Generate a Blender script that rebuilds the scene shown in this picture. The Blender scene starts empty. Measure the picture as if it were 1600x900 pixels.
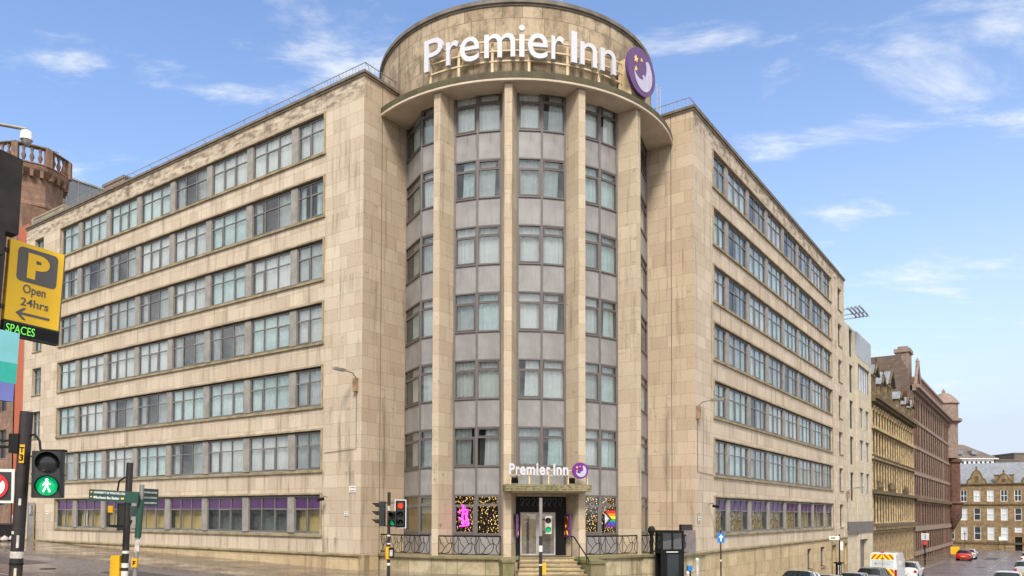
import bpy, bmesh, math, random
from mathutils import Matrix, Vector
R = math.radians
rnd = random.Random(7)
scene = bpy.context.scene
COL = scene.collection

# ------------------------------------------------------------------ camera
cam_d = bpy.data.cameras.new('camera')
cam = bpy.data.objects.new('camera', cam_d); COL.objects.link(cam)
cam_d.sensor_width = 36; cam_d.lens = 36 * 1198.87 / 1600
cam_d.shift_x = 0.00547; cam_d.shift_y = 0.19673
cam_d.clip_start = 0.1; cam_d.clip_end = 3000
cam.matrix_world = Matrix.Rotation(R(90) + 0.0321, 4, 'X') @ Matrix.Rotation(0.0029, 4, 'Z')
scene.camera = cam

# ------------------------------------------------------------------ light
SUN_EL, SUN_AZ = 46, 182
w = bpy.data.worlds.new('World'); scene.world = w; w.use_nodes = True
nt = w.node_tree; N = nt.nodes; Lk = nt.links
for n in list(N): N.remove(n)
out = N.new('ShaderNodeOutputWorld'); bg = N.new('ShaderNodeBackground'); bg.inputs[1].default_value = 0.15
sky = N.new('ShaderNodeTexSky'); sky.sky_type = 'NISHITA'; sky.sun_disc = False
sky.sun_elevation = R(SUN_EL); sky.sun_rotation = R(SUN_AZ)
sky.air_density = 1.0; sky.dust_density = 0.6; sky.ozone_density = 2.0; sky.altitude = 0
tc = N.new('ShaderNodeTexCoord'); sep = N.new('ShaderNodeSeparateXYZ'); Lk.new(tc.outputs['Generated'], sep.inputs[0])
def mth(op, a, b=None, c=None, clamp=False):
    m = N.new('ShaderNodeMath'); m.operation = op; m.use_clamp = clamp
    for i, v in enumerate((a, b, c)):
        if v is None: continue
        if isinstance(v, (int, float)): m.inputs[i].default_value = v
        else: Lk.new(v, m.inputs[i])
    return m.outputs[0]
zz = mth('ADD', mth('MAXIMUM', sep.outputs[2], 0.0), 0.22)
cx = mth('DIVIDE', sep.outputs[0], zz); cy = mth('DIVIDE', sep.outputs[1], zz)
comb = N.new('ShaderNodeCombineXYZ'); Lk.new(mth('MULTIPLY', cx, 0.8), comb.inputs[0]); Lk.new(mth('MULTIPLY', cy, 1.5), comb.inputs[1]); comb.inputs[2].default_value = 23.9
nz = N.new('ShaderNodeTexNoise'); nz.inputs['Scale'].default_value = 3.1; nz.inputs['Detail'].default_value = 9; nz.inputs['Roughness'].default_value = 0.62; nz.inputs['Distortion'].default_value = 0.3
Lk.new(comb.outputs[0], nz.inputs['Vector'])
cl = N.new('ShaderNodeMapRange'); cl.interpolation_type = 'SMOOTHSTEP'
Lk.new(nz.outputs['Fac'], cl.inputs[0]); cl.inputs[1].default_value = 0.52; cl.inputs[2].default_value = 0.72; cl.inputs[4].default_value = 0.85
# thin bright haze near the horizon
hz = mth('POWER', mth('SUBTRACT', 1.0, mth('MAXIMUM', sep.outputs[2], 0.0), clamp=True), 4.2)
hz2 = mth('MULTIPLY', hz, mth('MULTIPLY_ADD', sep.outputs[0], 1.0, 1.05), clamp=True)
# bright cloud added out of view behind and beside the camera, for fill light
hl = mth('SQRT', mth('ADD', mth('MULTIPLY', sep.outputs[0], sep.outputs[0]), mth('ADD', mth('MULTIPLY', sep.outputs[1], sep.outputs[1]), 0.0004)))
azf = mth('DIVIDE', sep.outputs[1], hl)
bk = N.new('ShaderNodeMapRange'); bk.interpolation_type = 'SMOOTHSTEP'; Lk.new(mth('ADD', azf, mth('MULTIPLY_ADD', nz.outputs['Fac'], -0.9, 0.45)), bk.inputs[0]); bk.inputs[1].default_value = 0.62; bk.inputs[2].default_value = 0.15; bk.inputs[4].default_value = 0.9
fac = hz2
mix = N.new('ShaderNodeMix'); mix.data_type = 'RGBA'
skm = N.new('ShaderNodeMix'); skm.data_type = 'RGBA'; skm.blend_type = 'MULTIPLY'; skm.inputs[0].default_value = 1.0
Lk.new(sky.outputs[0], skm.inputs[6]); skm.inputs[7].default_value = (0.86, 0.89, 0.98, 1)
Lk.new(fac, mix.inputs[0]); Lk.new(skm.outputs[2], mix.inputs[6]); mix.inputs[7].default_value = (2.7, 3.1, 3.65, 1)
clw = N.new('ShaderNodeMix'); clw.data_type = 'RGBA'; Lk.new(cl.outputs[0], clw.inputs[0]); Lk.new(mix.outputs[2], clw.inputs[6]); clw.inputs[7].default_value = (3.7, 3.85, 4.0, 1)
fill_bank = N.new('ShaderNodeMix'); fill_bank.data_type = 'RGBA'; Lk.new(bk.outputs[0], fill_bank.inputs[0]); Lk.new(clw.outputs[2], fill_bank.inputs[6]); bcl = N.new('ShaderNodeMix'); bcl.data_type = 'RGBA'; bfr = N.new('ShaderNodeMapRange'); Lk.new(nz.outputs['Fac'], bfr.inputs[0]); bfr.inputs[1].default_value = 0.4; bfr.inputs[2].default_value = 0.62
Lk.new(bfr.outputs[0], bcl.inputs[0]); bcl.inputs[6].default_value = (3.0, 3.1, 3.2, 1); bcl.inputs[7].default_value = (7.4, 7.2, 6.9, 1); Lk.new(bcl.outputs[2], fill_bank.inputs[7])
Lk.new(fill_bank.outputs[2], bg.inputs[0]); Lk.new(bg.outputs[0], out.inputs[0])

sd = bpy.data.lights.new('sun', 'SUN'); so = bpy.data.objects.new('sun', sd); COL.objects.link(so)
sd.energy = 2.3; sd.angle = R(16); sd.color = (1.0, 0.93, 0.84)
sv = Vector((math.sin(R(SUN_AZ)) * math.cos(R(SUN_EL)), math.cos(R(SUN_AZ)) * math.cos(R(SUN_EL)), math.sin(R(SUN_EL))))
so.rotation_euler = sv.to_track_quat('Z', 'Y').to_euler()
scene.render.engine = 'CYCLES'
scene.view_settings.view_transform = 'Standard'; scene.view_settings.look = 'None'
scene.view_settings.exposure = 0.85; scene.view_settings.gamma = 1.0
scene.cycles.max_bounces = 7; scene.cycles.transparent_max_bounces = 12; scene.cycles.diffuse_bounces = 4
scene.cycles.use_denoising = True

# ------------------------------------------------------------------ materials
def lin(h):
    if isinstance(h, tuple): return (*h, 1)
    h = h.lstrip('#'); c = [int(h[i:i + 2], 16) / 255 for i in (0, 2, 4)]
    return tuple((x / 12.92 if x <= 0.04045 else ((x + 0.055) / 1.055) ** 2.4) for x in c) + (1,)
class G:
    """small node-graph helper"""
    def __init__(s, name):
        s.m = bpy.data.materials.new(name); s.m.use_nodes = True; s.t = s.m.node_tree
        s.b = s.t.nodes['Principled BSDF']; s.o = s.t.nodes['Material Output']
    def n(s, typ, **k):
        x = s.t.nodes.new('ShaderNode' + typ)
        for a, v in k.items(): setattr(x, a, v)
        return x
    def l(s, a, b): s.t.links.new(a, b)
    def set(s, node, **k):
        for a, v in k.items():
            i = node.inputs[a.replace('_', ' ')]
            if hasattr(v, 'is_output'): s.l(v, i)
            else: i.default_value = v
        return node
    def noise(s, vec, scale, detail=4, rough=0.55, out='Fac'):
        x = s.n('TexNoise'); x.inputs['Scale'].default_value = scale; x.inputs['Detail'].default_value = detail; x.inputs['Roughness'].default_value = rough
        if vec is not None: s.l(vec, x.inputs['Vector'])
        return x.outputs[out]
    def ramp(s, v, lo, hi, a=0.0, b=1.0):
        x = s.n('MapRange'); x.interpolation_type = 'SMOOTHSTEP'; s.l(v, x.inputs[0])
        x.inputs[1].default_value = lo; x.inputs[2].default_value = hi; x.inputs[3].default_value = a; x.inputs[4].default_value = b
        return x.outputs[0]
    def mix(s, f, a, b, mode='MIX'):
        x = s.n('Mix'); x.data_type = 'RGBA'; x.blend_type = mode
        for i, v in ((0, f), (6, a), (7, b)):
            if hasattr(v, 'is_output'): s.l(v, x.inputs[i])
            else: x.inputs[i].default_value = v
        return x.outputs[2]
    def math(s, op, a, b=0.0):
        x = s.n('Math'); x.operation = op
        for i, v in ((0, a), (1, b)):
            if hasattr(v, 'is_output'): s.l(v, x.inputs[i])
            else: x.inputs[i].default_value = v
        return x.outputs[0]
    def scalev(s, vec, sc):
        x = s.n('VectorMath'); x.operation = 'MULTIPLY'; s.l(vec, x.inputs[0]); x.inputs[1].default_value = sc
        return x.outputs[0]
    def bump(s, h, strength=0.3, dist=0.01):
        x = s.n('Bump'); x.inputs['Strength'].default_value = strength; x.inputs['Distance'].default_value = dist
        s.l(h, x.inputs['Height']); s.l(x.outputs[0], s.b.inputs['Normal'])
_mats = {}
def plain(name, col, rough=0.6, metal=0.0, var=0.12, scale=3.0, emit=None, es=0.0, coat=0.0):
    if name in _mats: return _mats[name]
    g = G(name); c = lin(col)
    tcn = g.n('TexCoord').outputs['Object']
    nz = g.ramp(g.noise(tcn, scale, 5), 0.3, 0.7)
    d = tuple(x * (1 - var) for x in c[:3]) + (1,); u = tuple(min(1, x * (1 + var)) for x in c[:3]) + (1,)
    g.l(g.mix(nz, d, u), g.b.inputs['Base Color'])
    g.b.inputs['Roughness'].default_value = rough; g.b.inputs['Metallic'].default_value = metal
    g.b.inputs['Coat Weight'].default_value = coat
    if emit:
        g.b.inputs['Emission Color'].default_value = lin(emit); g.b.inputs['Emission Strength'].default_value = es
    _mats[name] = g.m
    return g.m
def stone(name, c1, c2, mortar, bw=1.05, rh=0.62, msize=0.007, stain=0.5, top=None, moss=0.0, soot=0.0, rough=0.85, sills=None):
    """coursed ashlar laid out in metres on the UV map, with weathering"""
    g = G(name); uv = g.n('UVMap').outputs[0]; ob = g.n('TexCoord').outputs['Object']
    br = g.n('TexBrick'); br.offset = 0.5; br.squash = 0.8; br.squash_frequency = 3
    g.l(uv, br.inputs['Vector'])
    g.set(br, Color1=(0, 0, 0, 1), Color2=(1, 1, 1, 1), Mortar=(0.5, 0.5, 0.5, 1), Scale=1.0)
    br.inputs['Mortar Size'].default_value = msize; br.inputs['Mortar Smooth'].default_value = 0.25
    br.inputs['Brick Width'].default_value = bw; br.inputs['Row Height'].default_value = rh; br.inputs['Bias'].default_value = 0.0
    c = g.mix(br.outputs['Color'], lin(c1), lin(c2))
    big = g.ramp(g.noise(ob, 0.35, 5, 0.6), 0.3, 0.7)
    c = g.mix(g.math('MULTIPLY', big, 0.35), c, lin(c1))
    fine = g.noise(ob, 9.0, 6, 0.7)
    c = g.mix(0.5, c, g.mix(fine, (0.5, 0.5, 0.5, 1), (1.38, 1.36, 1.33, 1)), 'MULTIPLY')
    # vertical run-off streaks
    st = g.noise(g.scalev(ob, (2.2, 2.2, 0.16)), 1.0, 6, 0.65)
    c = g.mix(g.math('MULTIPLY', g.ramp(st, 0.52, 0.72), stain * 0.75), c, lin('#5f5444'))
    # chips and dark spots
    sp = g.noise(g.scalev(ob, (1.0, 1.0, 1.5)), 1.7, 7, 0.75)
    c = g.mix(g.math('MULTIPLY', g.ramp(sp, 0.60, 0.72), stain), c, lin('#5c5142'))
    if soot > 0:
        s2 = g.noise(g.scalev(ob, (1.3, 1.3, 0.8)), 1.1, 6, 0.7)
        c = g.mix(g.math('MULTIPLY', g.ramp(s2, 0.42, 0.62), soot), c, lin('#4a4133'))
    if top is not None:                      # black crust in the course under the coping
        sz = g.n('SeparateXYZ'); g.l(ob, sz.inputs[0])
        tz = g.ramp(sz.outputs[2], top[0], top[1])
        s3 = g.noise(g.scalev(ob, (0.55, 0.55, 1.6)), 2.2, 7, 0.7)
        c = g.mix(g.math('MULTIPLY', tz, g.ramp(s3, 0.44, 0.6, 0, 0.7)), c, lin('#4f4638'))
    if sills is not None:                    # rain streaks running down from every sill
        sz2 = g.n('SeparateXYZ'); g.l(ob, sz2.inputs[0])
        fr = g.math('FRACT', g.math('DIVIDE', g.math('SUBTRACT', sz2.outputs[2], sills[0] - 31.5), sills[1]))
        run = g.noise(g.scalev(ob, (3.2, 3.2, 0.25)), 1.0, 5, 0.7)
        lim = g.ramp(sz2.outputs[2], sills[0] + 6 * sills[1] + 0.02, sills[0] + 6 * sills[1], 0.0, 1.0)
        c = g.mix(g.math('MULTIPLY', lim, g.math('MULTIPLY', g.ramp(fr, 0.55, 1.0, 0, 1.0), g.ramp(run, 0.5, 0.72, 0, 0.6))), c, lin('#5f5546'))
    if moss > 0:
        s4 = g.noise(g.scalev(ob, (1, 1, 1)), 1.3, 6, 0.7)
        c = g.mix(g.math('MULTIPLY', g.ramp(s4, 0.42, 0.66), moss), c, lin('#5f6333'))
    c = g.mix(br.outputs['Fac'], c, lin(mortar))
    g.l(c, g.b.inputs['Base Color']); g.b.inputs['Roughness'].default_value = rough
    h = g.math('SUBTRACT', g.math('MULTIPLY', fine, 0.5), br.outputs['Fac'])
    g.bump(h, 0.35, 0.012)
    _mats[name] = g.m
    return g.m
def glassmat(name, tint, refl=0.14, rough=0.03, fres=0.9):
    g = G(name)
    tr = g.n('BsdfTransparent'); tr.inputs[0].default_value = lin(tint)
    gl = g.n('BsdfGlossy'); gl.inputs['Roughness'].default_value = rough; gl.inputs['Color'].default_value = (0.95, 0.97, 1, 1)
    lw = g.n('LayerWeight'); lw.inputs[0].default_value = 0.35
    ob = g.n('TexCoord').outputs['Object']
    bm_ = g.n('Bump'); bm_.inputs['Strength'].default_value = 0.14; bm_.inputs['Distance'].default_value = 0.03; g.l(g.noise(ob, 1.3, 2), bm_.inputs['Height']); g.l(bm_.outputs[0], gl.inputs['Normal'])
    f = g.math('MINIMUM', g.math('ADD', g.math('MULTIPLY', lw.outputs['Fresnel'], fres), refl), 0.92)
    ms = g.n('MixShader'); g.l(f, ms.inputs[0]); g.l(tr.outputs[0], ms.inputs[1]); g.l(gl.outputs[0], ms.inputs[2])
    g.l(ms.outputs[0], g.o.inputs['Surface']); _mats[name] = g.m
    return g.m
def dots(name, base, cols, scale, thr, es):
    """strings of small lit fairy lights"""
    g = G(name); ob = g.n('TexCoord').outputs['Object']
    v = g.n('TexVoronoi'); v.inputs['Scale'].default_value = scale; g.l(g.scalev(ob, (1.0, 0.0, 0.62)), v.inputs['Vector'])
    d = g.ramp(v.outputs['Distance'], thr, thr * 0.45)
    cr = g.n('SeparateColor'); g.l(v.outputs['Color'], cr.inputs[0])
    c = g.mix(cr.outputs[0], lin(cols[0]), lin(cols[1]))
    g.b.inputs['Base Color'].default_value = lin(base); g.l(c, g.b.inputs['Emission Color'])
    g.l(g.math('MULTIPLY', d, es), g.b.inputs['Emission Strength']); g.b.inputs['Roughness'].default_value = 0.7
    _mats[name] = g.m
    return g.m
M = {}
M['ash'] = stone('wing_ashlar', '#b5a591', '#cbbda9', '#857864', top=(19.75, 20.2), stain=0.85, sills=(-1.14, 3.15))
M['ash_side'] = stone('side_ashlar', '#b4a088', '#c9b79e', '#85775f', bw=0.95, stain=0.9)
M['drum'] = stone('drum_ashlar', '#9a876e', '#b9a88e', '#64594a', bw=1.15, rh=0.85, stain=0.9, soot=0.55, msize=0.014)
M['fin'] = stone('fin_ashlar', '#b2a18a', '#c7b8a1', '#867966', bw=2.0, rh=0.66, stain=0.95)
M['plinth'] = stone('plinth_ashlar', '#b39d7b', '#cab693', '#7b6c56', bw=1.35, rh=0.72, stain=0.8, moss=0.25)
M['terrace'] = stone('terrace_stone', '#ab9d80', '#c4b79c', '#6d634f', bw=1.3, rh=1.4, stain=0.9, moss=0.55, msize=0.016)
M['moss'] = stone('mossy_stone', '#8d8266', '#787452', '#4c4a34', bw=3, rh=2, stain=0.8, moss=0.75)
M['rim'] = stone('rim_concrete', '#575040', '#474132', '#2f2b22', bw=1.2, rh=3, stain=0.9, moss=0.4, soot=0.7)
M['soffit'] = plain('soffit_render', '#c6b8a2', 0.9, var=0.1, scale=1.2)
M['coping'] = plain('coping_grey', '#6d665c', 0.8, var=0.25, scale=2)
M['ledge'] = plain('ledge_stone', '#8d8062', 0.85, var=0.3, scale=1.5)
M['pier'] = plain('grey_pier', '#8a8680', 0.75, var=0.18, scale=2)
M['trim'] = plain('stone_trim', '#9a8c72', 0.8, var=0.25, scale=1.5)
M['wframe'] = plain('window_frame_grey', '#6e6b67', 0.5, var=0.1)
M['tframe'] = plain('tower_frame_brown', '#645d5b', 0.45, var=0.1)
def panelmat():
    g = G('spandrel_panel_grey'); ob = g.n('TexCoord').outputs['Object']
    a = g.ramp(g.noise(ob, 0.9, 4), 0.3, 0.7); c = g.mix(a, lin('#82807f'), lin('#979594'))
    st = g.noise(g.scalev(ob, (5, 5, 0.5)), 1.0, 5, 0.7); c = g.mix(g.math('MULTIPLY', g.ramp(st, 0.52, 0.7), 0.35), c, lin('#5f5a55'))
    g.l(c, g.b.inputs['Base Color']); g.b.inputs['Roughness'].default_value = 0.42; g.bump(g.noise(ob, 1.4, 2), 0.25, 0.03); return g.m
M['spandrel'] = panelmat()
M['glass'] = glassmat('window_glass', '#f4f8f8', 0.06, fres=0.75)
M['glassg'] = glassmat('ground_floor_glass', '#f2f6f5', 0.0, fres=0.45)
M['glass2'] = glassmat('tower_glass', '#f2f7f7', 0.05, fres=0.8)
M['curtain'] = plain('curtain_white', '#f4f6f3', 0.9, var=0.04)
M['curtain2'] = plain('curtain_teal', '#e2f2f0', 0.9, var=0.08)
M['curtain3'] = plain('curtain_grey', '#cfd6d4', 0.9, var=0.1)
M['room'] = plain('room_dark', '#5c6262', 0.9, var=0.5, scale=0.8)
M['blind'] = plain('blind_beige', '#c0a874', 0.85, var=0.2, scale=1.3)
M['purple'] = plain('purple_film', '#5f1f70', 0.5)
M['fairy'] = dots('fairy_lights', '#33261a', ('#ffb040', '#ffe6a4'), 16, 0.34, 1.7)
M['fairy_dim'] = dots('fairy_lights_dim', '#8d7a4d', ('#ffc14f', '#ffe7ae'), 11, 0.36, 0.8)
M['black'] = plain('black_paint', '#121213', 0.6, var=0.2)
M['blacksoft'] = plain('black_plastic', '#1c1c1d', 0.6, var=0.25)
M['pole'] = plain('pole_dark', '#2b2625', 0.5, var=0.3, scale=6)
M['white'] = plain('white_paint', '#e6e6e6', 0.5, var=0.04)
M['whitelet'] = plain('white_letter', '#c6c6cc', 0.6, var=0.05, scale=8)
M['cream'] = plain('cream_steel', '#cdb994', 0.6)
M['logo_purple'] = plain('logo_purple', '#5b3a6e', 0.45, var=0.06)
M['logo_purple2'] = plain('logo_purple_bright', '#67217f', 0.4, var=0.04)
M['moon'] = plain('moon_lilac', '#b4b0c8', 0.5, var=0.08)
M['star'] = plain('star_gold', '#f0bf62', 0.5, emit='#f0bf62', es=0.15)
M['chrome'] = plain('galvanised', '#9a9894', 0.4, 0.6, var=0.2)

for k_ in ('black', 'blacksoft'): M[k_].node_tree.nodes['Principled BSDF'].inputs['Specular IOR Level'].default_value = 0.2
# ------------------------------------------------------------------ mesh builder
class MB:
    def __init__(s): s.v = []; s.f = []; s.uv = []; s.mi = []; s.ms = []; s.smooth = []
    def mat(s, m):
        if isinstance(m, str): m = M[m]
        if m not in s.ms: s.ms.append(m)
        return s.ms.index(m)
    def face(s, pts, uvs, m, smooth=False):
        i = len(s.v); s.v += [tuple(p) for p in pts]; s.f.append(tuple(range(i, i + len(pts)))); s.uv.append(uvs); s.mi.append(s.mat(m)); s.smooth.append(smooth)
    def quad(s, a, b, c, d, m, uvs=None, smooth=False):
        if uvs is None:
            A, B, D = Vector(a), Vector(b), Vector(d); w_ = (B - A).length; h_ = (D - A).length
            uvs = [(0, 0), (w_, 0), (w_, h_), (0, h_)]
        s.face([a, b, c, d], uvs, m, smooth)
    def box(s, x0, x1, y0, y1, z0, z1, m, T=None):
        if x0 > x1: x0, x1 = x1, x0
        if y0 > y1: y0, y1 = y1, y0
        if z0 > z1: z0, z1 = z1, z0
        P = lambda x, y, z: (x, y, z)
        fs = [([(x0, y1, z0), (x0, y1, z1), (x1, y1, z1), (x1, y1, z0)], 'xz'), ([(x0, y0, z0), (x1, y0, z0), (x1, y0, z1), (x0, y0, z1)], 'xz'),
              ([(x0, y0, z0), (x0, y0, z1), (x0, y1, z1), (x0, y1, z0)], 'yz'), ([(x1, y0, z0), (x1, y1, z0), (x1, y1, z1), (x1, y0, z1)], 'yz'),
              ([(x0, y0, z1), (x1, y0, z1), (x1, y1, z1), (x0, y1, z1)], 'xy'), ([(x0, y0, z0), (x0, y1, z0), (x1, y1, z0), (x1, y0, z0)], 'xy')]
        for pts, k in fs:
            ix = {'x': 0, 'y': 1, 'z': 2}
            uv = [(p[ix[k[0]]], p[ix[k[1]]]) for p in pts]
            if T is not None: pts = [tuple(T @ Vector(p)) for p in pts]
            s.face(pts, uv, m)
    def prism(s, poly, z0, z1, m, mt=None, smooth=False, T=None, bottom=None):
        """vertical prism on a CCW plan polygon"""
        n = len(poly); u = 0
        f = (lambda p: tuple(T @ Vector(p))) if T is not None else (lambda p: p)
        for i in range(n):
            a, b = poly[i], poly[(i + 1) % n]; L = math.hypot(b[0] - a[0], b[1] - a[1])
            s.face([f((a[0], a[1], z0)), f((b[0], b[1], z0)), f((b[0], b[1], z1)), f((a[0], a[1], z1))], [(u, z0), (u + L, z0), (u + L, z1), (u, z1)], m, smooth); u += L
        s.face([f((p[0], p[1], z1)) for p in poly], [(p[0], p[1]) for p in poly], mt or m)
        s.face([f((p[0], p[1], z0)) for p in reversed(poly)], [(p[0], p[1]) for p in reversed(poly)], bottom or mt or m)
    def tube(s, pts, r, m, n=6, r2=None, caps=True):
        pts = [Vector(p) for p in pts]; rings = []
        up = None
        for i, p in enumerate(pts):
            d = (pts[min(i + 1, len(pts) - 1)] - pts[max(i - 1, 0)]).normalized()
            if up is None: up = Vector((0, 0, 1)) if abs(d.z) < 0.9 else Vector((1, 0, 0))
            x = d.cross(up)
            if x.length < 1e-4: x = d.cross(Vector((1, 0, 0)))
            x.normalize(); y = x.cross(d).normalized(); up = y
            rr = r if r2 is None else r + (r2 - r) * i / (len(pts) - 1)
            rings.append([p + (x * math.cos(t) + y * math.sin(t)) * rr for t in [2 * math.pi * k / n for k in range(n)]])
        for i in range(len(rings) - 1):
            for k in range(n):
                k2 = (k + 1) % n
                s.quad(rings[i][k], rings[i][k2], rings[i + 1][k2], rings[i + 1][k], m, smooth=n > 5)
        if caps:
            s.face(list(reversed(rings[0])), [(0, 0)] * n, m); s.face(rings[-1], [(0, 0)] * n, m)
    def lathe(s, prof, m, n=24, T=None, cap0=True, cap1=True):
        """prof: list of (r, z)"""
        f = (lambda p: tuple(T @ Vector(p))) if T is not None else (lambda p: p)
        for i in range(len(prof) - 1):
            (r0, z0), (r1, z1) = prof[i], prof[i + 1]
            for k in range(n):
                a, b = 2 * math.pi * k / n, 2 * math.pi * (k + 1) / n
                q = [f((r0 * math.cos(a), r0 * math.sin(a), z0)), f((r0 * math.cos(b), r0 * math.sin(b), z0)), f((r1 * math.cos(b), r1 * math.sin(b), z1)), f((r1 * math.cos(a), r1 * math.sin(a), z1))]
                rr = max(r0, r1); s.face(q, [(a * rr, z0), (b * rr, z0), (b * rr, z1), (a * rr, z1)], m, True)
        for c, (r_, z_), rev in ((cap0, prof[0], True), (cap1, prof[-1], False)):
            if c and r_ > 1e-4:
                ps = [f((r_ * math.cos(2 * math.pi * k / n), r_ * math.sin(2 * math.pi * k / n), z_)) for k in range(n)]
                s.face(list(reversed(ps)) if rev else ps, [(0, 0)] * n, m)
    def wall(s, x0, x1, z0, z1, y, ops, depth, m, mr=None, flip=False):
        """front sheet at y with rectangular openings and reveals going back by depth"""
        xs = sorted(set([x0, x1] + [v for o in ops for v in o[:2]])); zs = sorted(set([z0, z1] + [v for o in ops for v in o[2:4]]))
        for i in range(len(xs) - 1):
            for j in range(len(zs) - 1):
                mx, mz = (xs[i] + xs[i + 1]) / 2, (zs[j] + zs[j + 1]) / 2
                if any(o[0] < mx < o[1] and o[2] < mz < o[3] for o in ops): continue
                a, b, c, d = xs[i], xs[i + 1], zs[j], zs[j + 1]
                s.face([(a, y, c), (a, y, d), (b, y, d), (b, y, c)], [(a, c), (a, d), (b, d), (b, c)], m)
        for o in ops:
            a, b, c, d = o[:4]; yb = y - depth; mm = mr or m
            s.face([(a, y, c), (a, yb, c), (a, yb, d), (a, y, d)], [(0, c), (depth, c), (depth, d), (0, d)], mm)
            s.face([(b, y, c), (b, y, d), (b, yb, d), (b, yb, c)], [(0, c), (0, d), (depth, d), (depth, c)], mm)
            s.face([(a, y, c), (b, y, c), (b, yb, c), (a, yb, c)], [(a, 0), (b, 0), (b, depth), (a, depth)], mm)
            s.face([(a, y, d), (a, yb, d), (b, yb, d), (b, y, d)], [(a, 0), (a, depth), (b, depth), (b, 0)], mm)
    def mesh(s, name, weld=False, bevel=0):
        me = bpy.data.meshes.new(name); me.from_pydata([tuple(v) for v in s.v], [], s.f)
        uvl = me.uv_layers.new(name='UVMap'); k = 0
        flat = [c for fu in s.uv for p in fu for c in p]; uvl.data.foreach_set('uv', flat)
        me.polygons.foreach_set('material_index', s.mi); me.polygons.foreach_set('use_smooth', s.smooth)
        for m in s.ms: me.materials.append(m)
        if weld or any(s.smooth):
            bm = bmesh.new(); bm.from_mesh(me); bmesh.ops.remove_doubles(bm, verts=bm.verts, dist=1e-5); bm.to_mesh(me); bm.free()
            try: me.set_sharp_from_angle(angle=R(35))
            except Exception: pass
        me.update(); return me
WM = {}
def link(name, me, Mx=None, parent=None, label=None, cat=None, group=None, kind=None):
    o = bpy.data.objects.new(name, me); COL.objects.link(o)
    if Mx is None: Mx = WM[parent] if parent is not None else Matrix.Identity(4)
    if parent is not None:
        o.parent = parent; o.matrix_basis = WM[parent].inverted() @ Mx
    else: o.matrix_basis = Mx
    WM[o] = Mx.copy()
    if label: o['label'] = label
    if cat: o['category'] = cat
    if group: o['group'] = group
    if kind: o['kind'] = kind
    return o
def thing(name, label, cat, Mx, group=None): return link(name, None, Mx, None, label, cat, group)
def part(name, mb, parent, Mx=None, **k):
    return link(name, mb.mesh(name) if isinstance(mb, MB) else mb, Mx, parent, **k)
def copy_tree(o, Mx, parent=None, label=None):
    c = o.copy(); COL.objects.link(c)
    if parent is not None: c.parent = parent
    if label: c['label'] = label
    c.matrix_basis = (WM[parent].inverted() @ Mx) if parent is not None else Mx
    WM[c] = Mx.copy()
    for ch in [x for x in list(COL.objects) if x.parent == o]: copy_tree(ch, Mx @ (WM[o].inverted() @ WM[ch]), c)
    return c
def T(x, y, z): return Matrix.Translation((x, y, z))
def RZ(d): return Matrix.Rotation(R(d), 4, 'Z')
def frame(ox, oy, oz, xd, yd):
    return Matrix(((xd[0], yd[0], 0, ox), (xd[1], yd[1], 0, oy), (0, 0, 1, oz), (0, 0, 0, 1)))

# ------------------------------------------------------------------ site layout (metres, z=0 at eye level)
LC = (-6.805, 35.852); RC = (9.551, 38.887)
dL = (-0.81676, 0.57697); dR = (0.57697, 0.81676)
nL = (-0.57697, -0.81676); nR = (0.81676, -0.57697)
FL = frame(LC[0], LC[1], 0, dL, nL)                     # x = along the left front, y = outward
FR = frame(RC[0], RC[1], 0, (-dR[0], -dR[1]), nR)       # x = minus the distance along the right front
TC = (0.479, 42.187); PHI = 8.7
ex = (math.cos(R(PHI)), math.sin(R(PHI))); eo = (math.sin(R(PHI)), -math.cos(R(PHI)))
FT = frame(TC[0], TC[1], 0, ex, (-eo[0], -eo[1]))       # tower frame: y negative = outward (towards the street)
def tp(th, r): return (r * math.sin(R(th)), -r * math.cos(R(th)))    # angle from the entrance axis

HB = [(-200, 0), (-9, 0.0), (-5, -0.24), (0, -0.95), (4, -1.65), (10, -2.2), (20, -2.52), (30, -2.7), (45, -3.0), (55, -3.17), (75, -3.36), (98, -3.54), (140, -4.1), (220, -4.1), (900, -4.1)]
def hb(b):
    for i in range(len(HB) - 1):
        if b <= HB[i + 1][0]:
            t = (b - HB[i][0]) / (HB[i + 1][0] - HB[i][0]); t = max(0, t)
            return HB[i][1] + (HB[i + 1][1] - HB[i][1]) * t
    return HB[-1][1]
def gz(x, y):
    a = (x - LC[0]) * dL[0] + (y - LC[1]) * dL[1]; b = (x - RC[0]) * dR[0] + (y - RC[1]) * dR[1]
    h = sum(hb(b + k) for k in (-2, -1, 0, 1, 2)) / 5
    return -2.66 - 0.12 + 0.021 * min(max(a, 0), 70) + h
def L2W(a, n): return (LC[0] + a * dL[0] + n * nL[0], LC[1] + a * dL[1] + n * nL[1])
def R2W(b, n): return (RC[0] + b * dR[0] + n * nR[0], RC[1] + b * dR[1] + n * nR[1])

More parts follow.
